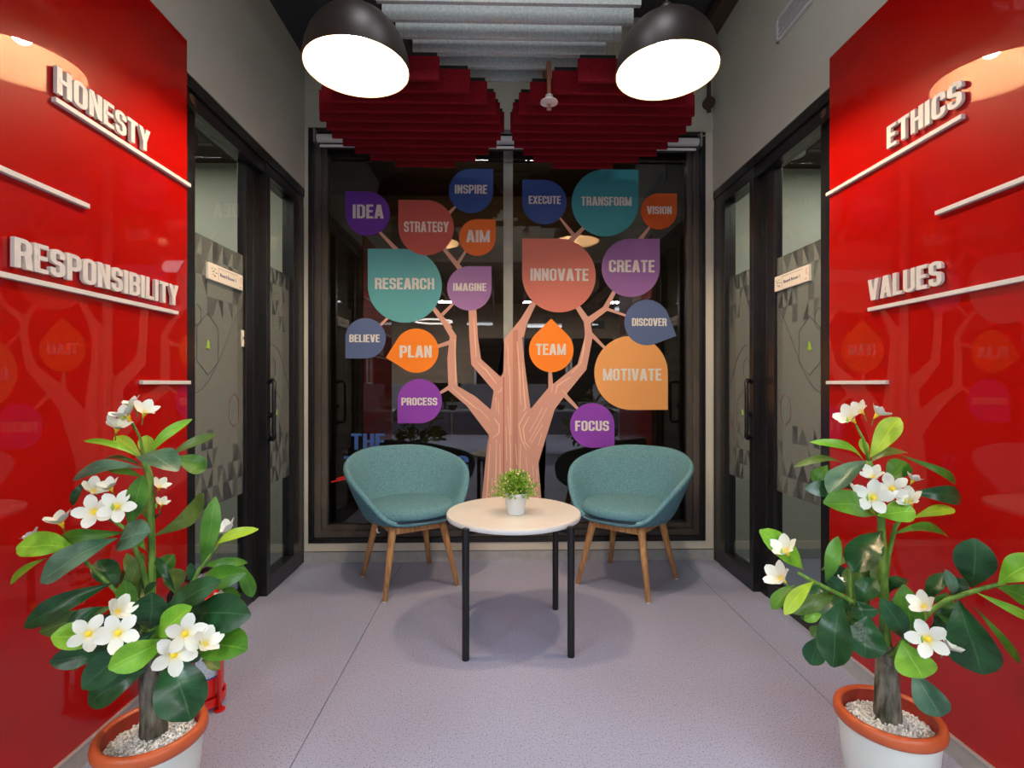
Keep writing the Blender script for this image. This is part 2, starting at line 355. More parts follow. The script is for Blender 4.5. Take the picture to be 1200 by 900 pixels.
# ---------------------------------------------------------------- glazed door fronts and rooms behind them
def door_unit(idx, X, s, yp):
    D = struct_empty('door_%d' % idx, (X, yp, 0)); org = D.location
    def bx(x_in0, x_in1, y0, y1, z0, z1, name, mat, bevel=0.0015, par=D, o2=None):
        xa, xb = X + s*x_in0, X + s*x_in1
        return MB(org if par is D else o2).box((min(xa, xb), y0, z0), (max(xa, xb), y1, z1)).build(name, M[mat], par, bevel=bevel)
    h = DZ - 0.004
    yj = yp + 0.13
    bx(0.0, 0.10, yp, YB-0.001, h-0.05, h, 'head', 'frame')
    bx(0.012, 0.09, yp, 2.80, h-0.115, h-0.05, 'transom_rail', 'frame')
    bx(0.006, 0.09, 2.80, YB-0.001, h-0.115, h-0.05, 'transom_rail', 'frame')
    bx(0.036, 0.10, yp, yj, 0, h-0.115, 'jamb', 'frame')
    bx(0.044, 0.09, 2.665, 2.735, 0, h-0.115, 'stile', 'frame')
    bx(0.040, 0.10, 2.735, 2.80, 0, h-0.115, 'jamb', 'frame')
    bx(0.040, 0.09, yj, 2.665, 0.0, 0.10, 'bottom_rail', 'frame')
    bx(0.0, 0.07, 2.800, 2.842, 0, h-0.115, 'stile', 'frame')
    bx(0.0, 0.07, 3.160, 3.235, 0, h-0.115, 'stile', 'frame')
    bx(0.004, 0.07, 3.235, YB-0.001, 0, h-0.115, 'jamb', 'frame')
    bx(0.0, 0.07, 2.842, 3.160, 0.0, 0.10, 'bottom_rail', 'frame')
    for (y0, y1, xi) in ((yj, 2.665, 0.062), (2.842, 3.160, 0.030)):
        p = bx(xi, xi+0.010, y0, y1, 0.10, h-0.115, 'pane', 'dglass', bevel=0)
        p.data.materials.append(M['clear'])
        for q in p.data.polygons:
            if q.normal.x*(-s) < 0.5: q.material_index = 1
        xf = X + s*(xi-0.0012)
        fo = MB(org).box((min(xf, xf+s*0.001), y0+0.001, 0.59), (max(xf, xf+s*0.001), y1-0.001, 1.81)).build('frosted_film', M['film'], D)
        # triangle pattern along top and bottom edges (flat print on the film)
        xt = X + s*(xi-0.0020); td = MB(org); tm = MB(org); step = 0.088
        rnd = random.Random(idx*10 + int(xi*100))
        def tri(mb, pts):
            pts = [(min(max(y, y0+0.002), y1-0.002), z) for y, z in pts]
            if abs((pts[1][0]-pts[0][0])*(pts[2][1]-pts[0][1])-(pts[2][0]-pts[0][0])*(pts[1][1]-pts[0][1])) < 1e-4: return
            v = [mb.bm.verts.new(Vector((xt, y, z)) - mb.o) for y, z in pts]; mb.face(v)
        for zb, dirz, rows in ((1.81, -1, 4), (0.59, 1, 4)):
            nc = int((y1-y0)/step)+2
            for r in range(rows):
                for c in range(nc):
                    ya = y0 + (c-0.5*(r % 2))*step; za = zb + dirz*r*step*1.0
                    prob = (0.8, 0.62, 0.4, 0.22)[r]
                    for pts in (((ya, za), (ya+step/2, za), (ya+step/2, za+dirz*step)), ((ya+step/2, za+dirz*step), (ya+step, za), (ya+step/2, za)), ((ya, za), (ya, za+dirz*step), (ya+step/2, za+dirz*step))):
                        q = rnd.random()
                        if q < prob*0.33: tri(td, pts)
                        elif q < prob: tri(tm, pts)
        td.build('film_triangles', M['film_dark'], D, fix=False)['kind'] = 'stuff'
        tm.build('film_triangles', M['film_mid'], D, fix=False)['kind'] = 'stuff'
        # hexagon outlines and the wave line
        def line(pts, mat, name, r=0.0011):
            MB(org).tube([(xt - s*0.0006, y, z) for y, z in pts], r, 5).build(name, M[mat], D)
        def hexa(cy, cz, a, b2, mat):
            k = [(cy, cz+b2), (cy+a, cz+b2*0.55), (cy+a, cz-b2*0.55), (cy, cz-b2), (cy-a, cz-b2*0.55), (cy-a, cz+b2*0.55), (cy, cz+b2)]
            line(k, mat, 'printed_hexagon')
        W = y1-y0
        if W > 0.4 or xi > 0.05:
            hexa(y0+W*0.30, 1.33, 0.085, 0.14, 'line'); hexa(y0+W*0.80, 1.02, 0.045, 0.085, 'line_red'); hexa(y0+W*0.12, 1.45, 0.03, 0.05, 'line')
            line([(y0+W*q, 1.12+0.26*max(0, q-0.05)**1.1*1.6 - 0.05*math.sin(q*5)) for q in [i/14 for i in range(15)]], 'line', 'printed_wave')
            line([(y0+W*0.28, 1.31), (y0+W*0.30, 1.345), (y0+W*0.32, 1.31)], 'line_green', 'printed_drop', 0.006)
        else:
            hexa(y0+W*0.28, 1.24, 0.035, 0.06, 'line'); hexa(y0+W*0.42, 0.97, 0.075, 0.14, 'line'); hexa(y0+W*0.86, 0.90, 0.02, 0.035, 'line_red')
            line([(y0+W*q, 1.36+0.05*math.sin(q*3.0)-0.26*q*q) for q in [i/14 for i in range(15)]], 'line', 'printed_wave')
            line([(y0+W*0.42, 0.97), (y0+W*0.44, 1.0)], 'line_green', 'printed_drop', 0.006)
    # D handle
    hy = 2.775; xh = X - s*0.050
    H = MB(org).tube([(X + s*0.0, hy+0.035, 1.165), (X - s*0.035, hy+0.02, 1.17), (xh, hy, 1.155), (xh, hy-0.004, 1.12), (xh, hy-0.004, 0.90), (xh, hy, 0.865), (X - s*0.035, hy+0.02, 0.85), (X, hy+0.035, 0.855)], 0.011, 12).build('handle', M['black'], D, smooth=True)
    for z in (1.166, 0.855):
        MB(org).tube([(X - s*0.0, hy+0.038, z), (X - s*0.012, hy+0.036, z)], 0.018, 14).build('rose', M['black'], H, bevel=0.001)
    MB(org).tube([(X - s*0.0, hy+0.045, 0.98), (X - s*0.02, hy+0.045, 0.98)], 0.014, 12).build('lock_cylinder', M['black'], D)
    return D
d1 = door_unit(1, XL, -1, YP_L); d2 = door_unit(2, XR, 1, YP_R)
# closers at the top of the near panes
for s, X, yp in ((-1, XL, YP_L), (1, XR, YP_R)):
    MB().tube([(X+s*0.01, yp+0.07, 2.33), (X+s*0.035, yp+0.07, 2.33)], 0.02, 12).build('track_stop', M['pipe'], d1 if s < 0 else d2).location = -Vector((X, yp, 0))
# meeting rooms behind the glass
for side, s, X in (('left', -1, XL-0.11), ('right', 1, XR+0.11)):
    b_ = MB(); xa, xb = X, X + s*2.2
    b_.box((min(xa, xb), 0.7, 2.57), (max(xa, xb), YB, 2.62)); struct('ceiling_'+side+'_room', b_, 'brown_ceil')
    struct('wall_'+side+'_room', MB().box((min(xb, xb+s*0.1), 0.7, 0), (max(xb, xb+s*0.1), YB, 2.62)), 'wall')
    o = struct_empty('baseboard_'+side+'_room', (xa, YB, 0))
    MB((xa, YB, 0)).box((min(xa, xb), YB-0.012, 0), (max(xa, xb), YB, 0.066)).build('board', M['skirt'], o)
    MB((xa, YB, 0)).box((min(xa, xb), YB-0.010, 0.066), (max(xa, xb), YB, 0.115)).build('cap', M['cream'], o)
c = Vector((1.80, 3.10, 2.555))
dl = thing('downlight', 'small pale round ceiling light seen through right door glass', 'light', c)
MB(c).lathe([(0.05, c.z-0.0), (0.058, c.z-0.008), (0.062, c.z-0.004), (0.064, c.z+0.015)], (c.x, c.y, 0), 24, True, True).build('bezel', M['plastic'], dl, smooth=False)
MB(c).lathe([(0.0001, c.z-0.0095), (0.045, c.z-0.0095), (0.048, c.z-0.004)], (c.x, c.y, 0), 24, True, True).build('lens', pbr('lens', (0.5, 0.5, 0.48), 0.3), dl)

# ---------------------------------------------------------------- condensed bold lettering
SW = 0.150
def arc(cx, cy, r, a0, a1, n=5): return [(cx + r*math.cos(math.radians(a0+(a1-a0)*i/n)), cy + r*math.sin(math.radians(a0+(a1-a0)*i/n))) for i in range(n+1)]
def glyph(ch):
    """returns width and list of items: ('s', path, closed) strokes of width SW or ('p', quad)"""
    W = {'I': SW, 'E': .36, 'F': .35, 'L': .35, 'T': .40, 'M': .56, 'A': .46, 'V': .46, 'Y': .46, 'X': .46, 'S': .41}.get(ch, .42)
    a = SW/2; xl, xr, yb, yt = a, W-a, a, 1-a; r = 0.130
    S = []; 
    def st(*p, closed=False): S.append(('s', list(p), closed))
    def dg(x0, y0, x1, y1, w=SW*1.08): S.append(('p', [(x0-w/2, y0), (x0+w/2, y0), (x1+w/2, y1), (x1-w/2, y1)]))
    if ch in 'HNMEFLBDPRKI': st((xl, 0), (xl, 1))
    if ch == 'H': st((xr, 0), (xr, 1)); st((xl, .52), (xr, .52))
    elif ch == 'N': st((xr, 0), (xr, 1)); dg(xl, 1, xr, 0, SW*.9)
    elif ch == 'M': st((xr, 0), (xr, 1)); dg(xl+.01, 1, W/2, .02, SW*.8); dg(xr-.01, 1, W/2, .02, SW*.8)
    elif ch in 'EFL':
        if ch != 'F': st((xl, yb), (W, yb))
        if ch != 'L': st((xl, yt), (W, yt)); st((xl, .52), (W-.03, .52))
    elif ch == 'T': st((0, yt), (W, yt)); st((W/2, 0), (W/2, yt))
    elif ch == 'O' or ch == 'Q': st(*(arc(xr-r, yt-r, r, 0, 90)+arc(xl+r, yt-r, r, 90, 180)+arc(xl+r, yb+r, r, 180, 270)+arc(xr-r, yb+r, r, 270, 360)), closed=True)
    elif ch == 'C': st(*([(xr, .64)]+arc(xr-r, yt-r, r, 0, 90)+arc(xl+r, yt-r, r, 90, 180)+arc(xl+r, yb+r, r, 180, 270)+arc(xr-r, yb+r, r, 270, 360)+[(xr, .36)]))
    elif ch == 'G': st(*([(xr, .66)]+arc(xr-r, yt-r, r, 0, 90)+arc(xl+r, yt-r, r, 90, 180)+arc(xl+r, yb+r, r, 180, 270)+arc(xr-r, yb+r, r, 270, 360)+[(xr, .46), (W*.5, .46)]))
    elif ch == 'S': st(*([(xr, .68)]+arc(xr-r, yt-r, r, 0, 90)+arc(xl+r, yt-r, r, 90, 180)+arc(xl+r, .51+r, r, 180, 270)+arc(xr-r, .51-r, r, 90, 0)+arc(xr-r, yb+r, r, 0, -90)+arc(xl+r, yb+r, r, -90, -180)+[(xl, .32)]))
    elif ch == 'U': st(*([(xl, 1)]+arc(xl+r, yb+r, r, 180, 270)+arc(xr-r, yb+r, r, 270, 360)+[(xr, 1)]))
    elif ch == 'D': st(*([(xl, yt)]+arc(xr-r, yt-r, r, 90, 0)+arc(xr-r, yb+r, r, 0, -90)+[(xl, yb)]))
    elif ch == 'P': st(*([(xl, yt)]+arc(xr-r, yt-r, r, 90, 0)+arc(xr-r, .44+r, r, 0, -90)+[(xl, .44)]))
    elif ch == 'R': st(*([(xl, yt)]+arc(xr-r, yt-r, r, 90, 0)+arc(xr-r, .49+r, r, 0, -90)+[(xl, .49)])); dg(xr+.01, 0, xr-.04, .52)
    elif ch == 'B': st(*([(xl, yt)]+arc(xr-r, yt-r, r, 90, 0)+arc(xr-r, .52+r, r, 0, -90)+[(xl, .52)])); st(*([(xl, .52)]+arc(xr-r, .52-r, r, 90, 0)+arc(xr-r, yb+r, r, 0, -90)+[(xl, yb)]))
    elif ch == 'A': dg(a, 0, W/2-.02, 1); dg(W-a, 0, W/2+.02, 1); st((W*.25, .27), (W*.75, .27))
    elif ch == 'V': dg(a, 1, W/2-.02, 0); dg(W-a, 1, W/2+.02, 0)
    elif ch == 'Y': dg(a, 1, W/2, .40); dg(W-a, 1, W/2, .40); st((W/2, 0), (W/2, .45))
    elif ch == 'X': dg(a, 1, W-a, 0); dg(W-a, 1, a, 0)
    return W, S
def add_glyph(mb, ch, x, xs, h, d0, d1, f):
    W, S = glyph(ch)
    for q_, it in enumerate(S):
        if q_: d1 = d1 + (0.00045 if d1 > 0.006 else 0.00008); d0 = d0 - (0.0002 if d1 > 0.006 else 0)
        if it[0] == 'p': mb.prism([(x + u*xs, v*h) for u, v in it[1]], d0, d1, f); continue
        P = it[1]; cl = it[2]; n = len(P); L_, R_ = [], []
        # drop duplicates
        Q = [P[0]]
        for p in P[1:]:
            if math.dist(p, Q[-1]) > 1e-4: Q.append(p)
        if cl and math.dist(Q[0], Q[-1]) < 1e-4: Q.pop()
        n = len(Q)
        for i in range(n):
            if cl: p0, p1, p2 = Q[i-1], Q[i], Q[(i+1) % n]
            else: p0, p1, p2 = Q[max(i-1, 0)], Q[i], Q[min(i+1, n-1)]
            d1_ = Vector((p1[0]-p0[0], p1[1]-p0[1])); d2_ = Vector((p2[0]-p1[0], p2[1]-p1[1]))
            if d1_.length < 1e-6: d1_ = d2_
            if d2_.length < 1e-6: d2_ = d1_
            d1_.normalize(); d2_.normalize(); nn = Vector((-(d1_.y+d2_.y), d1_.x+d2_.x)).normalized()
            k = 1/max(0.5, nn.dot(Vector((-d1_.y, d1_.x))))
            L_.append((p1[0]+nn.x*k*SW/2, p1[1]+nn.y*k*SW/2)); R_.append((p1[0]-nn.x*k*SW/2, p1[1]-nn.y*k*SW/2))
        m_ = n if cl else n-1
        va = [[mb.bm.verts.new(f(x+u*xs, v*h, d) - mb.o) for (u, v) in side] for side in (L_, R_) for d in (d0, d1)]
        A0, A1, B0, B1 = va
        for i in range(m_):
            j = (i+1) % n
            mb.face([A1[i], A1[j], B1[j], B1[i]]); mb.face([A0[i], B0[i], B0[j], A0[j]]); mb.face([A0[i], A0[j], A1[j], A1[i]]); mb.face([B0[i], B1[i], B1[j], B0[j]])
        if not cl:
            mb.face([A0[0], A1[0], B1[0], B0[0]]); mb.face([A0[-1], B0[-1], B1[-1], A1[-1]])
    return W*xs
GAP = 0.055
def layout(text, width):
    ws = [glyph(c)[0] for c in text]; tot = sum(ws) + GAP*(len(text)-1); xs = width/tot; x = 0; out = []
    for c, w0 in zip(text, ws): out.append((c, x)); x += (w0+GAP)*xs
    return xs, out

def wall_word(text, X, s, ya, yb2, z, h, label):
    """letters standing on the wall face X; runs from ya to yb2"""
    t_ = thing('wall_lettering', label, 'sign', (X, ya, z))
    d = 1 if yb2 > ya else -1
    xs, lo = layout(text, abs(yb2-ya))
    xf = X - s*0.008
    f = lambda u, v, dep: Vector((xf - s*dep, ya + d*u, z + v))
    for ch, x in lo:
        mb = MB(t_.location); add_glyph(mb, ch, x, xs, h, 0.004, 0.015, f); mb.build('letter', M['white'], t_)
    return t_
def wall_bar(X, s, ya, yb2, z, label):
    xf = X - s*0.008; x2 = xf - s*0.014
    o = MB((xf, ya, z)).box((min(xf, x2), min(ya, yb2), z-0.007), (max(xf, x2), max(ya, yb2), z+0.007)).build('wall_bar', M['white'], bevel=0.001); o.location = (xf, ya, z)
    tag(o, label, 'wall bar', 'white bars on the red panels'); return o
XLf, XRf = XL+0.023, XR-0.023
wall_word('HONESTY', XL, -1, onX(67, 90, XLf).y, onX(176, 160, XLf).y, 1.966, 0.076, 'raised white letters spelling HONESTY on the left red panel')
wall_word('RESPONSIBILITY', XL, -1, onX(17, 300, XLf).y, onX(209, 350, XLf).y, 1.450, 0.077, 'raised white letters spelling RESPONSIBILITY on the left red panel')
wall_word('ETHICS', XR, 1, onX(1039, 160, XRf).y, onX(1127, 110, XRf).y, onX(1039, 175, XRf).z, 0.078, 'raised white letters spelling ETHICS on the right red panel')
wall_word('VALUES', XR, 1, onX(1017, 340, XRf).y, onX(1103, 320, XRf).y, onX(1017, 353, XRf).z, 0.078, 'raised white letters spelling VALUES on the right red panel')
wall_bar(XL, -1, onX(65, 120, XL+.02).y, YP_L+0.004, 1.946, 'long white bar directly under the word HONESTY')
wall_bar(XL, -1, 0.95, onX(209, 365, XL+.02).y, 1.424, 'long white bar directly under the word RESPONSIBILITY')
wall_bar(XL, -1, 0.95, onX(105, 242, XL+.02).y, onX(105, 242, XL+.02).z, 'white bar on left panel between HONESTY and RESPONSIBILITY')
wall_bar(XL, -1, onX(167, 448, XL+.02).y, YP_L+0.004, onX(167, 448, XL+.02).z, 'short white bar below RESPONSIBILITY at eye level on left panel')
wall_bar(XR, 1, onX(1127, 138, XR-.02).y, YP_R+0.004, onX(1127, 136, XR-.02).z, 'long white bar directly under the word ETHICS')
wall_bar(XR, 1, 0.95, onX(1017, 363, XR-.02).y, onX(1017, 363, XR-.02).z, 'long white bar directly under the word VALUES')
wall_bar(XR, 1, 0.95, onX(1096, 250, XR-.02).y, onX(1096, 250, XR-.02).z, 'white bar on right panel between ETHICS and VALUES')
wall_bar(XR, 1, onX(1038, 448, XR-.02).y, YP_R+0.004, onX(1038, 448, XR-.02).z, 'short white bar below VALUES at eye level on right panel')

# ---------------------------------------------------------------- window decals
GP = GY - 0.0018                       # decal plane
def G(px, py): p = onY(px, py, GP); return (p.x, p.z)
fwin = lambda u, v, d: Vector((u, GP - d, v))
decal_m = {}
def dm(col):
    if col not in decal_m:
        decal_m[col] = noisy('decal_%d' % len(decal_m), tuple(c*0.95 for c in col), col, 300, 0.55, spec=0.2)
    return decal_m[col]
NAVY, PURP, VIO, ROSE, TEAL, ORG_, BLUE, LILAC, PEACH = (0.035, 0.085, 0.29), (0.13, 0.035, 0.36), (0.24, 0.055, 0.42), (0.52, 0.14, 0.11), (0.045, 0.30, 0.35), (0.80, 0.20, 0.035), (0.09, 0.14, 0.30), (0.36, 0.20, 0.46), (0.78, 0.37, 0.12)
LT = (0.62, 0.62, 0.58)
white_d = pbr('decal_lettering', (0.66, 0.65, 0.60), 0.6)
TEALL, LIL2, BL2, ORB, ROS2 = (0.10, 0.37, 0.40), (0.33, 0.18, 0.40), (0.085, 0.13, 0.27), (0.90, 0.24, 0.02), (0.60, 0.19, 0.14)
decals = [  # text, circle cx, cy, r, tip dx, dy (pixels from centre), colour, text box, colour word
 ('IDEA', 431, 250.5, 26, -26, 26, PURP, (413.5, 240, 449.5, 256), 'purple'),
 ('INSPIRE', 552, 224, 26, 26, 26, NAVY, (533, 217, 571, 227), 'navy'),
 ('STRATEGY', 499.5, 267, 32.5, -32.5, 32.5, (0.46, 0.10, 0.085), (473.5, 260, 526, 272), 'brick red'),
 ('AIM', 559.5, 278.5, 21.5, 21.5, 21.5, (0.70, 0.16, 0.03), (546.5, 270, 574, 284), 'small burnt orange'),
 ('RESEARCH', 474.5, 335, 43.3, -43.3, 43.3, TEALL, (439.5, 326, 509, 339), 'large teal'),
 ('IMAGINE', 550, 338, 26, 26, 26, LIL2, (531, 332, 570, 341), 'lilac'),
 ('BELIEVE', 428.5, 396.5, 23.7, -23.7, -23.7, BL2, (409.5, 392, 445, 401), 'slate blue'),
 ('PLAN', 488, 411, 26, -35.5, -8, ORB, (468.5, 405, 506, 419), 'bright orange sideways'),
 ('PROCESS', 492, 470, 26, -26, -26, VIO, (470.5, 466, 512.5, 475), 'violet'),
 ('EXECUTE', 638, 237, 26, -26, 26, NAVY, (619.5, 230, 657, 239), 'navy'),
 ('TRANSFORM', 709, 238, 39, 39, 39, TEAL, (681, 231, 740, 241), 'large dark teal'),
 ('VISION', 772, 248, 21, 21, 21, (0.62, 0.11, 0.02), (758, 242, 787, 251), 'small rust orange'),
 ('INNOVATE', 655, 323, 43, -43, 43, ROS2, (621.5, 315, 689.5, 329), 'large coral'),
 ('CREATE', 739, 314, 34, 34, 34, (0.27, 0.13, 0.36), (713.5, 305, 767, 319), 'mauve'),
 ('DISCOVER', 758, 378, 26.5, 34.5, -15.5, BL2, (740.5, 373, 781, 382), 'slate blue tilted'),
 ('TEAM', 646, 410, 26, 0, 36.5, ORB, (628, 403, 663, 416), 'bright orange upright'),
 ('MOTIVATE', 739.5, 437, 43, 43, -43, PEACH, (706.5, 432, 775, 446), 'large peach'),
 ('FOCUS', 694, 498.5, 26, 26, -26, VIO, (674, 493, 713.5, 505), 'violet'),
]
for k, (txt, cx, cy, r, tx, ty, col, tb, cw) in enumerate(decals):
    X0, Z0 = G(cx, cy); sc_ = G(cx+r, cy)[0] - X0
    T = Vector((tx, ty)); dist = T.length; ang = math.atan2(ty, tx); ph = math.acos(min(1, r/dist))
    pts = [(math.cos(ang)*dist/r, math.sin(ang)*dist/r)] + [(math.cos(ang+ph+(2*PI-2*ph)*i/44), math.sin(ang+ph+(2*PI-2*ph)*i/44)) for i in range(45)]
    lift = 0.0004*(k % 2) + (0.0006 if txt in ('DISCOVER', 'STRATEGY') else 0)
    t_ = thing('leaf_decal', '%s teardrop leaf decal on the window reading %s' % (cw, txt), 'window decal', (X0, GP, Z0), group='leaf shaped word decals on the window')
    lift += 0.0022
    mb = MB(t_.location).prism([(X0+u*sc_, Z0+v*sc_) for u, v in pts], lift, lift+0.0003, fwin); mb.build('teardrop', dm(col), t_)
    x0, z0 = G(tb[0], tb[3]); x1, z1 = G(tb[2], tb[1])
    xs, lo = layout(txt, x1-x0); mb = MB(t_.location)
    for ch, x in lo: add_glyph(mb, ch, x0+x, xs, z1-z0, lift+0.0004, lift+0.0007, lambda u, v, d, z0=z0: fwin(u, z0+v, d))
    mb.build('lettering', white_d, t_)
# tree
tree = thing('tree_decal', 'tall salmon pink tree decal spreading over the window', 'window decal', (0, GP, G(600, 612)[1]))
bark = pbr('tree_salmon', (0.60, 0.325, 0.25), 0.55, spec=0.2); grain = pbr('tree_grain', (0.80, 0.54, 0.36), 0.6, spec=0.2); barkd = pbr('tree_shade_strip', (0.50, 0.235, 0.17), 0.6, spec=0.2)
mb = MB(tree.location)
trunk = [(562,612),(567,560),(571,520),(574,506),(575,480),(579,455),(590,436),(591,397),(602,384),(611,388),(614,420),(619,460),(623,488),(643,456),(655,455),(664,458),(654,470),(650,480),(640,512),(631,542),(633,570),(637,612)]
mb.prism([G(*p) for p in trunk], 0, 0.0003, fwin); mb.build('trunk', bark, tree)
def limb(mb, P, d0=0.0, d1=0.0003):
    """P: list of (x,y,width) pixels"""
    L_, R_ = [], []
    for i, (x, y, w0) in enumerate(P):
        a = P[max(i-1, 0)]; c = P[min(i+1, len(P)-1)]
        n_ = Vector((-(c[1]-a[1]), c[0]-a[0])).normalized()*w0/2
        L_.append((x+n_.x, y+n_.y)); R_.append((x-n_.x, y-n_.y))
    for i in range(len(P)-1): mb.prism([G(*L_[i]), G(*L_[i+1]), G(*R_[i+1]), G(*R_[i])], d0, d1, fwin)
kk = 0
for P in ([(582,502,24),(552,470,15),(531,455,12),(529,420,9.5),(531,394,8),(521,378,6),(508,361,5)],
          [(515,461,3),(528,453,5)], [(513,406,4),(528,401,5)], [(532,355,3),(518,369,4)],
          [(553.5,360,9),(555,395,10),(558,424,13),(588,455,18)], [(606,392,17),(614,376,9),(627,352,6)],
          [(620,500,24),(650,462,21),(682,430,12),(690,395,9),(688,376,8),(673,354,5)],
          [(688,377,8),(709,362,6.5),(723,336,4)], [(708,361,4),(734,370,2.5)], [(691,390,5),(710,409,3)],
          [(644.5,432,3.5),(646,462,7)], [(657,458,6),(678,480,3)], [(444,271,3),(465,293,5)], [(519,290,4),(541,317,6)],
          [(548,291,2.5),(537,308,4)], [(655,254,2),(675,279,5)], [(686,265,4),(668,283,6)], [(763,264,2.5),(750,281,5)],
          [(536,240,2),(526,250,4)], [(444,383,3),(455,372,3)]):
    kk = kk + 1; mb = MB(tree.location); limb(mb, P, 0, 0.0003+kk*0.00006); mb.build('limb', bark, tree)
mb = MB(tree.location); mb.prism([G(*p) for p in ((601,388),(607,386),(607,612),(601,612))], 0.0018, 0.0019, fwin); mb.build('shade_strip', barkd, tree)  # mullion's shadow and reflection painted as a darker strip of the decal
mb = MB(tree.location); mb.prism([G(*p) for p in ((589.6,442),(590.8,442),(590.8,612),(589.6,612))], 0.0018, 0.0019, fwin); mb.build('red_strip', pbr('tree_red_line', (0.45, 0.09, 0.06), 0.6), tree)
mb = MB(tree.location)
G_ = [[(597,430),(598,470),(599,510)],[(595,475),(598,520),(599,600)],[(593,500),(594,540)],[(612,425),(614,460),(616,478),(613,482)],[(606,400),(609,440),(610,474)],
      [(617,482),(608,498),(611,515),(617,527)],[(620,488),(613,502),(615,518),(621,525)],[(636,478),(620,507)],[(641,478),(620,518)],[(636,497),(622,520)],[(635,508),(631,522)],
      [(648,450),(646,460)],[(668,442),(653,452),(651,462)],[(682,424),(670,437)],[(686,392),(683,415),(680,426)],[(658,457),(665,463)],[(595,405),(596,440)],
      [(533,398),(534,430),(534,450)],[(530,455),(545,468),(560,480)],[(560,478),(573,491)],[(555,372),(557,400),(558,418)],[(560,425),(570,434),(582,450)],
      [(583,460),(587,458),(588,454)],[(579,490),(585,498),(585,507),(578,513)],[(581,466),(582,482)],[(584,470),(585,486)],[(586,520),(586,560),(587,600)],[(577,560),(575,600)],
      [(582,515),(581,560),(582,600)],[(574,520),(572,560),(569,600)],[(610,520),(609,560),(611,600)],[(604,520),(606,545)],[(616,535),(619,560)],[(624,545),(627,580)],[(629,550),(630,590)],[(613,560),(612,600)],[(520,372),(530,384)]]
for P in G_:
    n = len(P); limb(mb, [(x, y, 1.5 if 0 < i < n-1 else 0.7) for i, (x, y) in enumerate(P)], 0.0020, 0.0021)
mb.build('bark_grain', grain, tree)
# THE / T...G lettering behind the left chair
blue_t = pbr('blue_lettering', (0.025, 0.085, 0.28), 0.6)
t_ = thing('window_lettering', 'blue letters THE above T and G low on the window behind left chair', 'window decal', (G(430, 520)[0], GP, G(430, 520)[1]))
for txt, bx_ in (('THE', (411.5, 508, 451, 527)), ('T', (403, 534.5, 417, 556)), ('G', (534, 534, 549, 556))):
    x0, z0 = G(bx_[0], bx_[3]); x1, z1 = G(bx_[2], bx_[1]); xs, lo = layout(txt, x1-x0)
    mb = MB(t_.location)
    for ch, x in lo: add_glyph(mb, ch, x0+x, xs, z1-z0, 0, 0.0004, lambda u, v, d, z0=z0: fwin(u, z0+v, d))
    mb.build('lettering', blue_t, t_)
mb = MB(t_.location)
for P in ([(388,565,1.6),(400,562,2),(411,560,1.4)], [(394,561,1.4),(407,558,1.8)]): limb(mb, P, 0, 0.0004)
mb.build('red_scribble', pbr('red_scribble', (0.8, 0.02, 0.02), 0.6), t_)

# ---------------------------------------------------------------- room name plates and push stickers
def fontmesh(txt, size):
    cu = bpy.data.curves.new('txt', 'FONT'); cu.body = txt; cu.size = size; cu.extrude = 0.0004; cu.resolution_u = 2
    o = bpy.data.objects.new('txt', cu); me = bpy.data.meshes.new_from_object(o); bpy.data.objects.remove(o); bpy.data.curves.remove(cu); return me
def plate(X, s, ya, yb2, z0, z1, txt, label):
    """plate stuck on the pane; reads along d"""
    d = 1 if s < 0 else -1
    xg = X + s*0.0595; x2 = xg - s*0.012
    t_ = thing('room_sign', label, 'sign', (xg, min(ya, yb2), z0)); org = t_.location
    MB(org).box((min(xg, x2), min(ya, yb2), z0), (max(xg, x2), max(ya, yb2), z1)).build('plate', M['paper'], t_, bevel=0.001)
    st = ya if d > 0 else max(ya, yb2); Wd = abs(yb2-ya); Hh = z1-z0
    f = lambda u, v, dep: Vector((x2 - s*dep, st + d*u, z0 + v))
    def rect(u0, v0, u1, v1, mat, name):
        MB(org).prism([(u0*Wd, v0*Hh), (u1*Wd, v0*Hh), (u1*Wd, v1*Hh), (u0*Wd, v1*Hh)], 0, 0.0005, f).build(name, M[mat], t_)
    rect(0.27, 0.12, 0.275, 0.88, 'inkg', 'rule'); rect(0.27, 0.84, 0.84, 0.87, 'inkg', 'rule'); 
    rnd = random.Random(3)
    for q in range(9):
        u, v = 0.07+0.13*rnd.random(), 0.2+0.55*rnd.random(); rect(u, v, u+0.045, v+0.05, 'inkg', 'printed_mark')
    for q in range(6):
        u, v = 0.87+0.08*rnd.random(), 0.12+0.7*rnd.random(); rect(u, v, u+0.025, v+0.06, 'ink_red', 'printed_mark')
    me = fontmesh(txt, Hh*0.30); o = link('lettering', me, M['ink'], t_)
    w0 = max(v.co.x for v in me.vertices) or 1
    k = Wd*0.46/w0
    R = Matrix(((0, 0, -s, 0), (d, 0, 0, 0), (0, 1, 0, 0), (0, 0, 0, 1))) 
    me.transform(Matrix.Diagonal((k, 1, 1, 1))); me.transform(R)
    o.location = f(Wd*0.31, Hh*0.38, 0.0006) - Vector(org)
xg = XL-0.0595
ya, yb2 = onX(243.5, 320, XL-.05).y, onX(284, 325, XL-.05).y
plate(XL, -1, ya, yb2, 1.624, 1.700, 'Board Room 1', 'cream room name plate stuck on the left door glass')
ya, yb2 = onX(907, 330, XR+.05).y, onX(948.5, 320, XR+.05).y
plate(XR, 1, ya, yb2, 1.635, 1.712, 'Board Room 1', 'cream room name plate stuck on the right door glass')
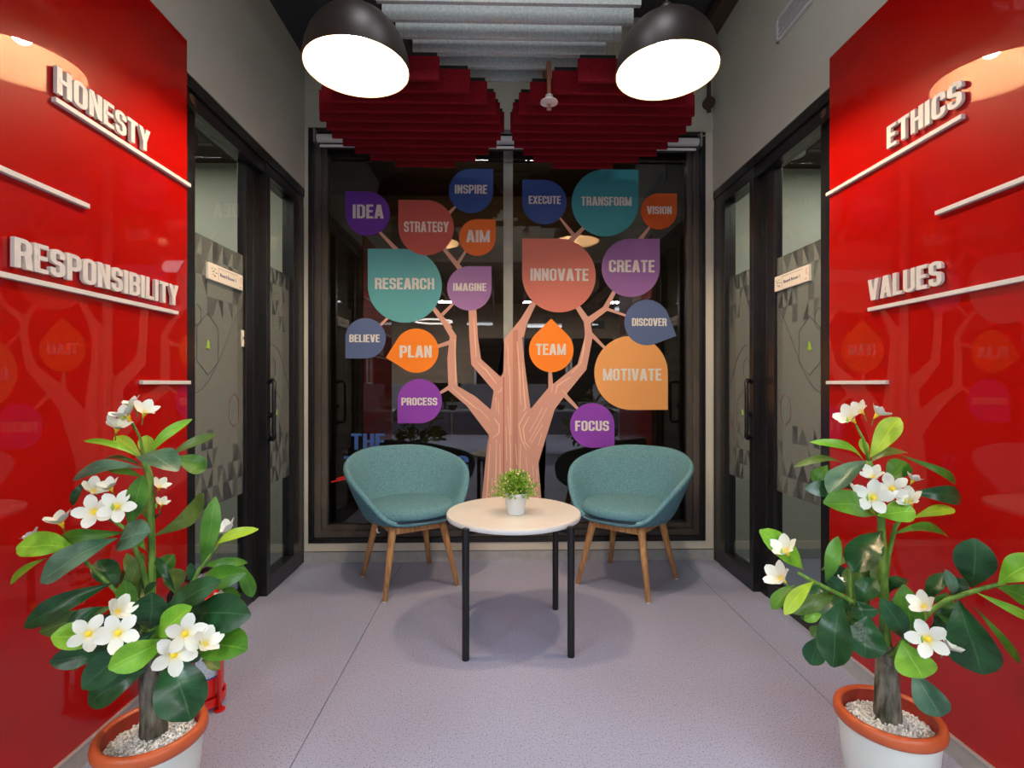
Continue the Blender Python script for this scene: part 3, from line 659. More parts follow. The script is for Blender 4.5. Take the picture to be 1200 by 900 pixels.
for X, s, px, py, txt in ((XL, -1, 288, 397, 'PULL'), (XR, 1, 903, 398, 'PULL')):
    p = onX(px, py, X+s*.05); t_ = thing('door_sticker', 'small white %s sticker beside the handle on the %s door glass' % (txt, 'left' if s < 0 else 'right'), 'sticker', p); xg = X+s*0.0595
    MB(p).box((min(xg, xg-s*.004), p.y-.028, p.z-.042), (max(xg, xg-s*.004), p.y+.028, p.z+.042)).build('card', M['paper'], t_)
    me = fontmesh(txt, 0.022); w0 = max(v.co.x for v in me.vertices); me.transform(Matrix.Translation((-w0/2, -0.007, 0)))
    me.transform(Matrix(((0, 0, -s, 0), ((1 if s < 0 else -1)*0.8, 0, 0, 0), (0, 1, 0, 0), (0, 0, 0, 1))))
    o = link('lettering', me, M['ink'], t_); o.location = Vector((xg-s*.0044, p.y, p.z)) - p

# ---------------------------------------------------------------- felt baffles
ZB, ZG = 2.52, 2.74
ordw = ['first', 'second', 'third', 'fourth', 'fifth', 'sixth', 'seventh', 'eighth', 'ninth', 'tenth', 'eleventh']
def baffle(k, pxa, pxb, mat, label, group):
    grey = mat == 'grey_felt'
    Y = (2.691 + 0.1094*k) if grey else 2.322 + 0.0925*k - 0.003
    ZB = ZG if grey else 2.52
    xa, xb = onY(pxa, 100, Y).x, onY(pxb, 100, Y).x
    zt = ZB + 0.105
    t_ = thing('acoustic_baffle', label, 'ceiling baffle', ((xa+xb)/2, Y, ZB), group=group)
    MB(t_.location).box((xa, Y-0.010, ZB), (xb, Y+0.010, zt)).build('felt_blade', M[mat], t_, bevel=0.0015)
    MB(t_.location).box((xa+0.01, Y-0.006, zt), (xb-0.01, Y+0.006, zt+0.018)).build('top_channel', M['black'], t_)
    for q in ((0.18, 0.82) if grey else ((0.1, 0.5) if pxa < 600 and pxb < 600 else (0.5, 0.9))):
        xx = xa+(xb-xa)*q; MB(t_.location).tube([(xx, Y, zt+0.018), (xx, Y, CZ-0.001 if xx > -0.55 else 3.249)], 0.0004, 5).build('hanging_wire', M['black'], t_)
for n, (k, a, b2) in enumerate(((-5, 441, 751), (-4, 448, 742), (-3, 464, 728), (-2, 484, 710), (-1, 506, 682), (0, 544, 642))):
    baffle(k, a, b2, 'grey_felt', 'grey felt baffle, %s from the front of the stepped central row' % ordw[n], 'grey felt ceiling baffles')
RL = [(468, 515), (390, 551), (378, 571), (374.5, 581), (375, 586), (383, 591), (389.5, 587), (402, 582), (416, 573), (434, 557.5), (463, 533)]
RR = [(677, 724), (647, 803), (621, 812), (608, 813.5), (601, 810), (598, 803.5), (600, 795), (602.5, 782), (613, 769), (625, 748), (648, 718)]
for k in range(11):
    baffle(k, *RL[k], 'red_felt', 'dark red felt baffle, %s from the front of the left cluster' % ordw[k], 'dark red baffles on the left')
    baffle(k, *RR[k], 'red_felt', 'dark red felt baffle, %s from the front of the right cluster' % ordw[k], 'dark red baffles on the right')

# ---------------------------------------------------------------- pendants
def pendant(X, Y, z, side):
    t_ = thing('pendant_lamp', 'black dome pendant lamp hanging over the %s of the corridor' % side, 'pendant lamp', (X, Y, z), group=None); o_ = t_.location
    out = [(0.210, z), (0.2095, z+.03), (0.203, z+.07), (0.188, z+.115), (0.165, z+.155), (0.134, z+.19), (0.095, z+.217), (0.05, z+.232), (0.032, z+.235)]
    inn = [(0.029, z+.231), (0.05, z+.228), (0.093, z+.213), (0.131, z+.186), (0.161, z+.152), (0.184, z+.113), (0.199, z+.069), (0.2055, z+.03), (0.206, z+.001)]
    MB(o_).lathe(out, (X, Y, 0), 64).build('shade', M['shade_out'], t_, smooth=True)
    MB(o_).lathe(inn + [(0.210, z)], (X, Y, 0), 64).build('shade_lining', M['shade_in'], t_, smooth=True, fix=False)
    MB(o_).lathe([(0.034, z+.232), (0.034, z+.27), (0.020, z+.285), (0.006, z+.29)], (X, Y, 0), 24, True, True).build('neck', M['shade_out'], t_, smooth=True)
    MB(o_).lathe([(0.022, z+.232), (0.022, z+.165), (0.018, z+.16)], (X, Y, 0), 20, True, True).build('socket', M['plastic'], t_)
    pr = []
    for i in range(13):
        a = PI*i/12; pr.append((max(0.0004, 0.036*math.sin(a)), z+.125-0.040*math.cos(a)))
    MB(o_).lathe(pr, (X, Y, 0), 24, True, True).build('bulb', M['bulb'], t_, smooth=True)
    zc = CZ if X > -0.5 else 3.25
    MB(o_).tube([(X, Y, z+.288), (X, Y, zc-.02)], 0.004, 8).build('cord', M['black'], t_)
    MB(o_).lathe([(0.05, zc-.022), (0.05, zc-.001)], (X, Y, 0), 24, True, True).build('ceiling_rose', M['black'], t_)
pendant(-0.585, 2.105, 2.435, 'left side'); pendant(0.695, 2.125, 2.45, 'right side')

# sprinkler
p = onY(643.5, 120, 2.388); z = p.z
t_ = thing('fire_sprinkler', 'white ceiling sprinkler on a copper pipe between the red baffle clusters', 'sprinkler', (p.x, 2.388, z)); o_ = t_.location
cx, cy = p.x, 2.388
MB(o_).tube([(cx, 2.637, CZ), (cx, 2.637, 2.68), (cx, 2.62, 2.663), (cx, cy+.02, 2.663), (cx, cy, 2.645), (cx, cy, z+.012)], 0.0105, 14).build('drop_pipe', M['bronzepipe'], t_, smooth=True)
MB(o_).lathe([(0.016, z+.034), (0.022, z+.012), (0.040, z+.004), (0.041, z-.002), (0.014, z-.006)], (cx, cy, 0), 28, True, True).build('escutcheon', M['plastic'], t_)
MB(o_).tube([(cx-.006, cy, z-.004), (cx-.010, cy, z-.02), (cx, cy, z-.030), (cx+.010, cy, z-.02), (cx+.006, cy, z-.004)], 0.0022, 6).build('frame_arms', M['steel'], t_)
MB(o_).tube([(cx, cy, z-.004), (cx, cy, z-.028)], 0.0028, 8).build('glass_bulb', pbr('sprinkler_bulb', (0.6, 0.1, 0.03), 0.2), t_)
MB(o_).lathe([(0.012, z-.031), (0.012, z-.033)], (cx, cy, 0), 12, True, True).build('deflector', M['steel'], t_)

# pipe with junction box + cable (right end of the end wall)
px_ = onY(831, 120, YB-0.03); zz = px_.z
t_ = thing('conduit_pipe', 'dark brown vertical conduit ending in a round box above the window', 'conduit', (px_.x, YB-0.03, zz)); o_ = t_.location
MB(o_).tube([(px_.x, YB-.026, zz), (px_.x, YB-.026, CZ)], 0.012, 12).build('tube', M['pipe'], t_, smooth=True)
MB(o_).tube([(px_.x, YB-.001, zz), (px_.x, YB-.045, zz)], 0.036, 20).build('junction_box', M['pipe'], t_, bevel=0.003)
MB(o_).tube([(px_.x, YB-.026, zz-.03), (px_.x, YB-.026, zz-.06)], 0.014, 12).build('gland', M['pipe'], t_)
pts = [(px_.x, YB-.02, zz-.055), (px_.x+.02, YB-.02, zz-.09), (px_.x+.03, YB-.02, zz-.14), (px_.x+.018, YB-.02, zz-.19), (px_.x-.03, YB-.02, zz-.215), (px_.x-.07, YB-.02, zz-.205)]
MB(o_).tube(pts, 0.0022, 6).build('cable', M['plastic'], t_, smooth=True)

# wall vent
vy1 = onX(912, 40, XR).y
t_ = thing('air_vent', 'white slatted air grille high on the right wall', 'air vent', (XR, vy1, 2.86)); o_ = t_.location
y0, y1, z0, z1 = vy1-0.75, vy1, 2.862, 2.985
b_ = MB(o_); q = 0.012
b_.box((XR-q, y0, z0), (XR, y1, z0+.014)); b_.box((XR-q, y0, z1-.014), (XR, y1, z1)); b_.box((XR-q, y0, z0), (XR, y0+.014, z1)); b_.box((XR-q, y1-.014, z0), (XR, y1, z1))
b_.build('frame', M['plastic'], t_, bevel=0.002)
MB(o_).box((XR-.002, y0+.014, z0+.014), (XR, y1-.014, z1-.014)).build('backing', M['black'], t_)
for i in range(6):
    zc = z0+.026+i*.0155
    MB(o_).box((XR-.010, y0+.014, zc-.003), (XR-.002, y1-.014, zc+.003)).build('slat', M['plastic'], t_)

# ---------------------------------------------------------------- chairs
def lerp(a, b, t): return a+(b-a)*t
def interp(tab, x):
    n = len(tab)
    for i in range(n-1):
        (x0, y0), (x1, y1) = tab[i], tab[i+1]
        if x <= x1:
            m0 = (y1-tab[i-1][1])/(x1-tab[i-1][0]) if i > 0 else 0.0
            m1 = (tab[i+2][1]-y0)/(tab[i+2][0]-x0) if i+2 < n else 0.0
            h = x1-x0; t = (x-x0)/h
            return (2*t**3-3*t*t+1)*y0 + (t**3-2*t*t+t)*h*m0 + (-2*t**3+3*t*t)*y1 + (t**3-t*t)*h*m1
    return tab[-1][1]
RIMH = [(0, .760), (35, .752), (70, .705), (95, .650), (118, .555), (134, .448), (148, .412), (180, .408)]
RIMR = [(0, .330), (45, .355), (90, .372), (120, .345), (145, .295), (165, .275), (180, .270)]
BASR = [(0, .215), (90, .245), (140, .250), (180, .245)]
def chair(cx, cy, rz, label):
    """front faces local -Y"""
    t_ = thing('tub_chair', label, 'chair', (cx, cy, 0), rz, 'teal tub chairs by the window')
    n = 48; grid = []
    for i in range(n):
        th = 360*i/n; a = th if th <= 180 else 360-th
        H, R, B = interp(RIMH, a), interp(RIMR, a), interp(BASR, a)
        d = Vector((math.sin(math.radians(th)), math.cos(math.radians(th)), 0))
        zb = .368; prof = [(0.02, zb), (B*.55, zb), (B*.85, zb+.003), (B*.97, zb+.014)]
        for q in (0.12, .3, .5, .7, .88): prof.append((lerp(B, R, q**0.85), lerp(zb+.014, H-.014, q)))
        th_ = .042
        prof += [(R, H-.012), (R-.010, H+.003), (R-.024, H+.004), (R-th_+.004, H-.010)]
        zi = .418
        for q in (.86, .66, .45, .25, .08):
            rr = lerp(B, R, q**0.85)-th_; prof.append((rr, max(zi+.001, lerp(min(zi, H-.02), H-.012, q))))
        prof += [(B-.065, min(zi, H-.012)), (B*.4, min(zi, H-.012)), (0.02, .41)]
        grid.append([d*r_ + Vector((0, 0, z_)) for r_, z_ in prof])
    mb = MB(); m_ = len(grid[0])
    rings = [[grid[i][j] for i in range(n)] for j in range(m_)]
    mb.rings(rings, True, True, True)
    mb.build('shell', M['teal'], t_, smooth=True, sub=1)
    # seat cushion
    def outline(k, sc=1.0):
        pts = []
        for i in range(40):
            th = 2*PI*i/40; a = math.degrees(th); a = a if a <= 180 else 360-a
            r_ = interp([(0, .225), (60, .245), (110, .262), (135, .272), (155, .278), (180, .272)], a)*sc
            pts.append(Vector((math.sin(th)*r_, math.cos(th)*r_, k)))
        return pts
    mb = MB()
    mb.rings([outline(.414, .93), outline(.417, .985), outline(.430, 1.0), outline(.452, .995), outline(.468, .95), outline(.478, .80), outline(.482, .5), outline(.483, .1)], True, True, True)
    mb.build('seat_cushion', M['teal'], t_, smooth=True, sub=1)
    ol = [p for p in outline(.413, 1.012)]
    MB().tube(ol[12:29], 0.0042, 6).build('piping', M['piping'], t_, smooth=True)
    # base frame and legs
    for sx in (-1, 1):
        u = Vector((sx, 1, 0)).normalized(); v = Vector((-u.y, u.x, 0))*0.014
        mb = MB()
        for (a0, a1) in ((-.215, .215),):
            ring = []
            pts = [(a0, .372), (a0, .335), (a0*.55, .318), (a1*.55, .318), (a1, .335), (a1, .372)]
            A = [mb.bm.verts.new(u*p[0]-v+Vector((0, 0, p[1]))) for p in pts]; B_ = [mb.bm.verts.new(u*p[0]+v+Vector((0, 0, p[1]))) for p in pts]
            for i in range(6): mb.face([A[i], A[(i+1) % 6], B_[(i+1) % 6], B_[i]])
            mb.face(A); mb.face(list(reversed(B_)))
        mb.build('cross_rail', M['wood'], t_, bevel=0.002)
    mb = MB()
    q = .137
    for a, b2 in (((-q, -q), (q, -q)), ((q, -q), (q, q)), ((q, q), (-q, q)), ((-q, q), (-q, -q))):
        u = Vector((b2[0]-a[0], b2[1]-a[1], 0)).normalized(); v = Vector((-u.y, u.x, 0))*.010
        A = Vector((*a, 0)); B_ = Vector((*b2, 0))
        mb.rings([[A-v+UP*.328, A+v+UP*.328, A+v+UP*.372, A-v+UP*.372], [B_-v+UP*.328, B_+v+UP*.328, B_+v+UP*.372, B_-v+UP*.372]])
    mb.build('apron', M['wood'], t_)
    for sx in (-1, 1):
        for sy in (-1, 1):
            l = MB().tube([(sx*.142, sy*.142, .374), (sx*.150, sy*.150, .335), (sx*.211, sy*.211, .006)], [.021, .021, .0125], 16).build('leg', M['wood'], t_, smooth=True)
            MB().tube([(sx*.2115, sy*.2115, .006), (sx*.212, sy*.212, .0)], .0105, 12).build('glide', M['plastic'], l)
    return t_
def cam2w(x, z): p = RT*x + FW*z; return p.x, p.y
c1 = cam2w(-.600, 2.985); c2 = cam2w(.672, 2.98)
ch1 = chair(c1[0], c1[1], math.radians(30), 'teal fabric tub chair with oak legs left of the round table')
ch2 = chair(c2[0], c2[1], math.radians(-38), 'teal fabric tub chair with oak legs right of the round table')
# small zip tag under the left chair
o_ = MB().tube([(-.012, 0, .372), (-.012, -.006, .352), (-.002, -.008, .35)], .003, 6).build('zip_pull', M['plastic'], ch1); o_.location = (-.215, -.13, .0)

# ---------------------------------------------------------------- round table
tx, ty = cam2w(.0075, 2.385)
tb = thing('coffee_table', 'round cream topped side table with four slim black legs', 'table', (tx, ty, 0))
MB().lathe([(.302, .534), (.309, .537), (.311, .546), (.310, .553)], (0, 0, 0), 96, True, False).build('edge_band', M['table_edge'], tb, smooth=False)
MB().lathe([(.310, .553), (.3085, .557), (.304, .5585)], (0, 0, 0), 96, True, True).build('table_top', M['table'], tb)
legs = []
for (x_, z_) in ((-.193, 2.135), (.249, 2.16), (.222, 2.615), (-.236, 2.595)):
    p = Vector((*cam2w(x_, z_), 0)) - Vector((tx, ty, 0)); legs.append(p)
    MB().tube([p, p+UP*.548], .0155, 20).build('leg', M['black'], tb, bevel=0.001)
for i in (0, 1):
    a, b2 = legs[i], legs[i+2]; MB().tube([a+UP*(.520-.0*i), b2+UP*.520], .0085, 10).build('cross_bar', M['black'], tb)
# small potted plant on the table
px0, py0 = cam2w(.017, 2.335)
sp = thing('small_potted_plant', 'little green plant with yellow buds in white pot on the table', 'potted plant', (px0, py0, .5585))
MB().lathe([(.036, 0), (.040, .003), (.052, .088), (.0545, .094), (.0545, .098), (.050, .098), (.048, .08)], (0, 0, 0), 40, True, True).build('pot', pbr('tiny_white_pot', (.72, .76, .74), .35), sp, smooth=False)
lf = MB(); lf2 = MB(); stc = MB(); rnd = random.Random(5)
leafg = noisy('tiny_leaf', (0.10, 0.30, 0.015), (0.32, 0.56, 0.04), 40, .5)
for i in range(420):
    a = rnd.random()*2*PI; el = rnd.random()**.8*PI*.62 - .10
    R = (.104+rnd.uniform(-.018, .010)) * (0.90 if el > .9 else 1.0)
    if el > .9: R *= 1.12
    d = Vector((math.cos(a)*math.cos(el)*.98, math.sin(a)*math.cos(el)*.98, math.sin(el)))
    base = Vector((rnd.uniform(-.02, .02), rnd.uniform(-.02, .02), .085)); tip = base + d*R; tip.z = max(tip.z, .088)
    if i % 2 == 0: stc.tube([base, (base+tip)/2+Vector((0, 0, .008)), tip], .0009, 4)
    nl = 7
    for j in range(nl):
        t0 = .45+.6*j/nl; p = base.lerp(tip, t0); n1 = d.cross(UP).normalized() if abs(d.z) < .98 else Vector((1, 0, 0))
        dirv = (d + Vector((rnd.uniform(-1, 1), rnd.uniform(-1, 1), rnd.uniform(-.4, 1)))*.9).normalized(); wv = dirv.cross(Vector((rnd.uniform(-1, 1), rnd.uniform(-1, 1), rnd.uniform(-1, 1)))).normalized()
        L0 = rnd.uniform(.010, .016); q = wv*L0*.24
        mb = lf2 if (j == nl-1 and rnd.random() < .34) or rnd.random() < .02 else lf
        v = [mb.bm.verts.new(pp) for pp in (p, p+dirv*L0*.5+q, p+dirv*L0, p+dirv*L0*.5-q)]; mb.face(v)
        if mb is lf2:
            wv2 = dirv.cross(wv)*L0*.3; v = [mb.bm.verts.new(pp) for pp in (p, p+dirv*L0*.5+wv2, p+dirv*L0*.9, p+dirv*L0*.5-wv2)]; mb.face(v)
tag(lf.build('foliage', leafg, sp, fix=False), kind='stuff'); tag(lf2.build('buds', noisy('tiny_bud', (.80, .62, .12), (.88, .72, .5), 60, .6), sp, fix=False), kind='stuff')
tag(stc.build('stems', M['stem'], sp), kind='stuff')

# ---------------------------------------------------------------- big frangipani plants
def leaf(parent, B, T, width, mat, view, bend=0.0, roll=0.0, fold=0.16, cap=0.62):
    """obovate leaf from B to T; width metres; faces the view vector tilted up"""
    ax = T-B; Ln = ax.length; ax.normalize()
    nrm = (view*0.80 + UP*0.55).normalized(); nrm = (nrm - ax*nrm.dot(ax)).normalized()
    side = ax.cross(nrm).normalized()
    nrm = (Matrix.Rotation(roll, 3, ax) @ nrm); side = (Matrix.Rotation(roll, 3, ax) @ side)
    nu, nv = 4, 11; mb = bmesh.new(); uvl = mb.loops.layers.uv.new('UVMap'); rows = []
    for j in range(nv+1):
        s = j/nv
        wv = math.sin(PI*min(1, max(0, s))**1.55)**0.62 if 0 < s < 1 else (0.05 if s == 0 else 0.10)
        mid = B + ax*(Ln*s) + nrm*(bend*Ln*math.sin(PI*s)) - UP*(0.10*Ln*s*s)*0 + side*(0.02*Ln*math.sin(4.2*s+roll*5))
        row = []
        for i in range(nu+1):
            u = i/nu-0.5; lift = abs(u)*2*fold*width*wv*0.5 + 0.035*width*math.sin(11*s+4*u+roll*9)*wv
            row.append((mb.verts.new(mid + side*(u*width*wv) + nrm*lift), (i/nu, s)))
        rows.append(row)
    for j in range(nv):
        for i in range(nu):
            q = [rows[j][i], rows[j][i+1], rows[j+1][i+1], rows[j+1][i]]
            f = mb.faces.new([x[0] for x in q]); f.smooth = True
            for lp, x in zip(f.loops, q): lp[uvl].uv = x[1]
            f.normal_update()
    # make the top side the front face
    if rows and mb.faces:
        mb.faces.ensure_lookup_table()
        if mb.faces[len(mb.faces)//2].normal.dot(nrm) < 0: bmesh.ops.reverse_faces(mb, faces=mb.faces)
    me = bpy.data.meshes.new('leaf'); mb.to_mesh(me); mb.free()
    return link('leaf', me, mat, parent)
def petal_mesh(k):
    mb = bmesh.new(); rows = []
    nv, nu = 6, 4
    for j in range(nv+1):
        s = j/nv; wv = 0.57*math.sin(PI*min(.965, max(.03, s))**1.3)**.62 + (0.06 if s < .2 else 0)
        row = []
        for i in range(nu+1):
            u = i/nu-.5; row.append(mb.verts.new((u*wv*1.15 + 0.05*s*s, s, 0.10*s*s + 0.22*u*u*wv + 0.10*u*s*(1 if k else -1) + .03*math.sin(3*s))))
        rows.append(row)
    for j in range(nv):
        for i in range(nu):
            f = mb.faces.new([rows[j][i], rows[j][i+1], rows[j+1][i+1], rows[j+1][i]]); f.smooth = True
    me = bpy.data.meshes.new('petal'); mb.to_mesh(me); mb.free(); me.materials.append(M['petal']); return me
PETAL = petal_mesh(1)
mb = MB(); mb.lathe([(.06, -.30), (.09, -.12), (.17, .03), (.15, .07), (.05, .10)], (0, 0, 0), 10, True, True)
CORE = mb.build('t', M['yellow'], smooth=True); CORE_ME = CORE.data; bpy.data.objects.remove(CORE)
def flower(parent, P, r, nrm, open_, spin):
    nrm = nrm.normalized(); q = Vector((0, 0, 1)).rotation_difference(nrm)
    c = link('flower', CORE_ME, None, parent); c.location = P; c.rotation_mode = 'QUATERNION'; c.rotation_quaternion = q; r *= 0.98; c.scale = (r, r, r)
    for k in range(5):
        p = link('petal', PETAL, None, c)
        p.matrix_local = Matrix.Rotation(spin + 2*PI*k/5, 4, 'Z') @ Matrix.Rotation(open_, 4, 'X') @ Matrix.Translation((0, 0.02, 0.01*k))
    return c
def plant(label, Xc, Yc, Zd, leaves, flowers, branches, trunkpts, S):
    t_ = thing('potted_frangipani', label, 'potted plant', (Xc, Yc, 0)); O = Vector((Xc, Yc, 0))
    # pot
    mb = MB(); mb.lathe([(.088, 0), (.094, .006), (.112, .14), (.119, .225)], (0, 0, 0), 64, True, False); mb.build('pot', M['pot'], t_, smooth=True)
    mb = MB(); mb.lathe([(.117, .218), (.124, .219), (.1285, .224), (.1295, .236), (.127, .247), (.120, .253), (.112, .252), (.108, .246)], (0, 0, 0), 64); mb.build('pot_rim', M['terracotta'], t_, smooth=True)
    mb = MB(); mb.lathe([(.1085, .247), (.106, .20)], (0, 0, 0), 64, False, True); mb.build('pot_liner', M['pot_in'], t_, smooth=False)
    MB().lathe([(.1065, .2095), (.05, .224), (.001, .228)], (0, 0, 0), 32, False, False).build('gravel_bed', M['stone'], t_, fix=True)
    mb = MB(); rnd = random.Random(int(Xc*100)); 
    for i in range(900):
        a = rnd.random()*2*PI; r_ = .103*math.sqrt(rnd.random()); zz = .209+.022*(1-(r_/.105)**2)+rnd.uniform(0, .006); s_ = rnd.uniform(.003, .0052)
        Mx = Matrix.Translation((r_*math.cos(a), r_*math.sin(a), zz)) @ Matrix.Rotation(rnd.random()*3, 4, Vector((rnd.random(), rnd.random(), rnd.random()+.1)))
        bmesh.ops.create_icosphere(mb.bm, subdivisions=1, radius=s_, matrix=Mx @ Matrix.Diagonal((1, .8, .65, 1)))
    tag(mb.build('pebbles', M['stone'], t_), kind='stuff')
    dirc = Vector((Xc, Yc, 0)).normalized(); view = (-dirc)
    W = lambda px, py, dd: at(px, py, Zd+dd) - O
    mpp = Zd/600
    pts = [W(x_, y_, 0) for x_, y_, r_ in trunkpts]; 
    MB().tube(pts, [r_*mpp for _, _, r_ in trunkpts], 14).build('trunk', M['trunk'], t_, smooth=True)
    for P in branches:
        MB().tube([W(x_, y_, d_) for x_, y_, d_, r_ in P], [r_*mpp for *_, r_ in P], 8).build('branch', M['stem'], t_, smooth=True)
    rnd = random.Random(11)
    for L_ in leaves:
        bx, by, tx_, ty_, wd, c, db, dt = L_[:8]; bend = L_[8] if len(L_) > 8 else .10
        if tx_ > 1190 or True: pass
        B, T = W(bx, by, db), W(tx_, ty_, dt)
        lim = (XR-0.02 if Xc > 0 else -(XL+0.02))
        for V in (B, T):
            xw = V.x + Xc
            if Xc > 0 and xw > lim: V.x -= (xw-lim)
            if Xc < 0 and -xw > lim: V.x += (-xw-lim)
        leaf(t_, B, T, wd*mpp*1.03, LM[c], view, bend*rnd.uniform(.8, 1.5), rnd.uniform(-.45, .45), rnd.uniform(.1, .38))
    for (fx, fy, r_, dd, face) in flowers:
        P = W(fx, fy, dd); n_ = view*face + UP*(.45 if face > .6 else .9) + Vector((rnd.uniform(-.35, .35), 0, 0))
        if face < .6: n_ += RT*rnd.choice((-.6, .6))
        flower(t_, P, r_*mpp, n_, .18 if face > .6 else .62, rnd.random()*2)
        base = P - n_.normalized()*r_*mpp*.3
        MB().tube([base, base - n_.normalized()*.01 - UP*.012 + view*(-.012)], .0016, 6).build('flower_stalk', M['stem'], t_)
    # a few buds
    for (fx, fy, r_, dd, face) in flowers[::3]:
        P = W(fx-6, fy+4, dd-.015); MB().tube([P, P+UP*.008, P+UP*.018], [.0015, .0036, .0008], 8).build('bud', M['bud'], t_, smooth=True)
    return t_
LP = [
 (175,533,226,492,12,'b',0,.02,.22),(200,533,254,510,12,'o',0,.03,.12),(205,535,241,551,25,'m',.01,.05,.05),(157,538,209,552,34,'g',-.05,-.10,.12),(162,537,99,516,10,'b',0,-.02,.15),
 (165,546,122,537,10,'d',.02,.05,.1),(167,549,86,561,18,'g',-.02,-.05,.16),(168,560,126,549,10,'m',-.01,-.02,.1),(168,537,134,512,15,'y',.01,.02,.1),(170,537,172,510,16,'y',.01,.02,.05),
 (149,618,170,557,20,'m',-.06,-.08,.05),(106,560,84,592,9,'d',.02,.0,.2),(175,615,159,572,20,'o',.02,.03,.05),(181,629,239,579,24,'o',-.01,-.02,-.14),(148,622,70,632,15,'m',-.02,-.06,.2),
 (86,642,20,640,34,'b',-.08,-.12,.05),(54,655,12,684,11,'b',-.06,-.08,.1),(138,632,47,682,34,'g',-.10,-.17,.12),(137,638,176,624,36,'g',-.06,-.09,.1),(135,692,116,656,28,'d',.02,.03,.05),
 (131,682,28,735,23,'d',-.04,-.12,.14),(76,714,48,730,13,'o',-.02,-.02,.1),(133,708,47,742,24,'o',-.04,-.10,.12),(120,711,78,735,17,'d',-.06,-.1,.1),(129,749,60,745,30,'b',-.10,-.17,.07),
 (130,760,58,777,22,'d',-.06,-.12,.1),(107,769,83,783,11,'o',-.04,-.04,.1),(182,737,96,807,30,'d',-.09,-.17,.1),(172,783,103,824,30,'d',-.04,-.08,.1),(196,747,127,784,28,'b',-.14,-.22,.06),
 (177,737,178,694,36,'d',-.08,-.12,.08),(145,706,168,648,17,'o',-.01,0,.1),(163,702,150,648,15,'o',0,.01,.1),(150,725,147,680,20,'m',-.03,-.04,.05),(236,662,254,582,19,'m',-.04,-.05,.1),
 (250,642,303,620,14,'y',-.05,-.07,.1),(238,661,290,660,11,'m',-.02,.0,.2),(281,655,295,700,15,'m',.0,.0,.15),(232,684,289,671,24,'m',-.05,-.08,.12),(193,717,259,682,27,'d',-.10,-.15,.08),
 (220,718,294,721,38,'d',-.10,-.15,.08),(186,747,225,711,26,'b',-.13,-.17,.07),(230,752,289,762,38,'m',-.11,-.17,.07),(236,774,258,784,14,'o',-.06,-.06,.1),(204,763,222,845,48,'d',-.12,-.18,.09),
 (205,696,203,666,25,'o',.02,.03,.05),(206,692,181,652,9,'d',0,.01,.2),(225,682,223,660,9,'d',-.02,-.02,.05),(169,698,184,682,9,'d',-.04,-.05,.1),(252,702,282,698,22,'m',-.03,-.04,.05),
 (190,600,160,640,14,'d',.05,.08,.1),(150,700,120,740,22,'d',.04,.06,.1),(200,720,240,700,22,'d',.05,.08,.1),(170,740,150,770,22,'d',.03,.04,.1),(205,740,232,775,26,'d',.03,.05,.1),(190,735,215,700,22,'d',.04,.05,.1),
 (178,680,205,650,20,'m',.05,.08,.1),(172,690,140,672,22,'d',.04,.07,.12),(176,720,160,690,20,'o',.03,.05,.1),(182,745,150,735,22,'d',.02,.01,.1),(190,760,165,775,24,'d',.01,.01,.1),(182,735,200,712,20,'o',.02,.02,.1),(170,645,152,632,14,'m',.03,.05,.1),(150,745,110,765,20,'d',.0,-.03,.1),(215,745,250,728,22,'d',.03,.04,.1),(172,760,192,735,22,'m',.01,.0,.1),
]
FP = [(150,489,19,-.03,.5),(169,485,18,-.02,.5),(137,503,18,-.04,.4),(157,476,14,0,.4),(109,577,18,-.07,.4),(111,600,20,-.09,.9),(138,594,19,-.10,1.1),(130,573,15,-.06,.5),
      (186,572,14,.02,.3),(189,592,11,.02,.3),(72,614,18,-.06,.3),(40,631,13,-.05,.3),(268,625,19,-.01,.4),(139,742,20,-.19,1.1),(104,743,19,-.17,.7),(137,718,19,-.15,.5),
      (217,743,20,-.19,1.1),(204,767,21,-.20,1.1),(240,756,19,-.18,.5),(258,700,8,-.05,.5)]
BP = [[(178,796,0,7),(177,740,0,5),(178,650,0,4),(176,560,0,3.5),(168,535,0,4)],[(178,712,0,3.5),(166,660,-.02,3),(148,620,-.05,2.5),(125,605,-.07,1.8)],[(178,745,0,3.5),(150,708,-.03,2.6),(133,690,-.04,2.2),(102,660,-.05,2),(80,632,-.06,1.6)],
      [(180,765,0,4),(203,735,-.03,3),(233,668,-.03,2.2),(262,632,-.02,1.5)],[(178,770,0,4),(196,752,-.08,3),(215,750,-.16,2)],[(178,765,0,4),(160,750,-.08,3),(128,740,-.15,2)],[(168,540,0,2),(165,515,-.01,1.5),(155,495,-.02,1.2)]]
TP = [(180,858,14.5),(180,835,13.5),(178,805,12.5),(177,790,12),(177,760,9)]
Zl = 1.345; xc, yc = cam2w(-.7035*Zl, Zl)
plant('bushy white flowered frangipani in pale orange rimmed pot beside HONESTY panel', xc, yc, Zl, LP, FP, BP, TP, -1)
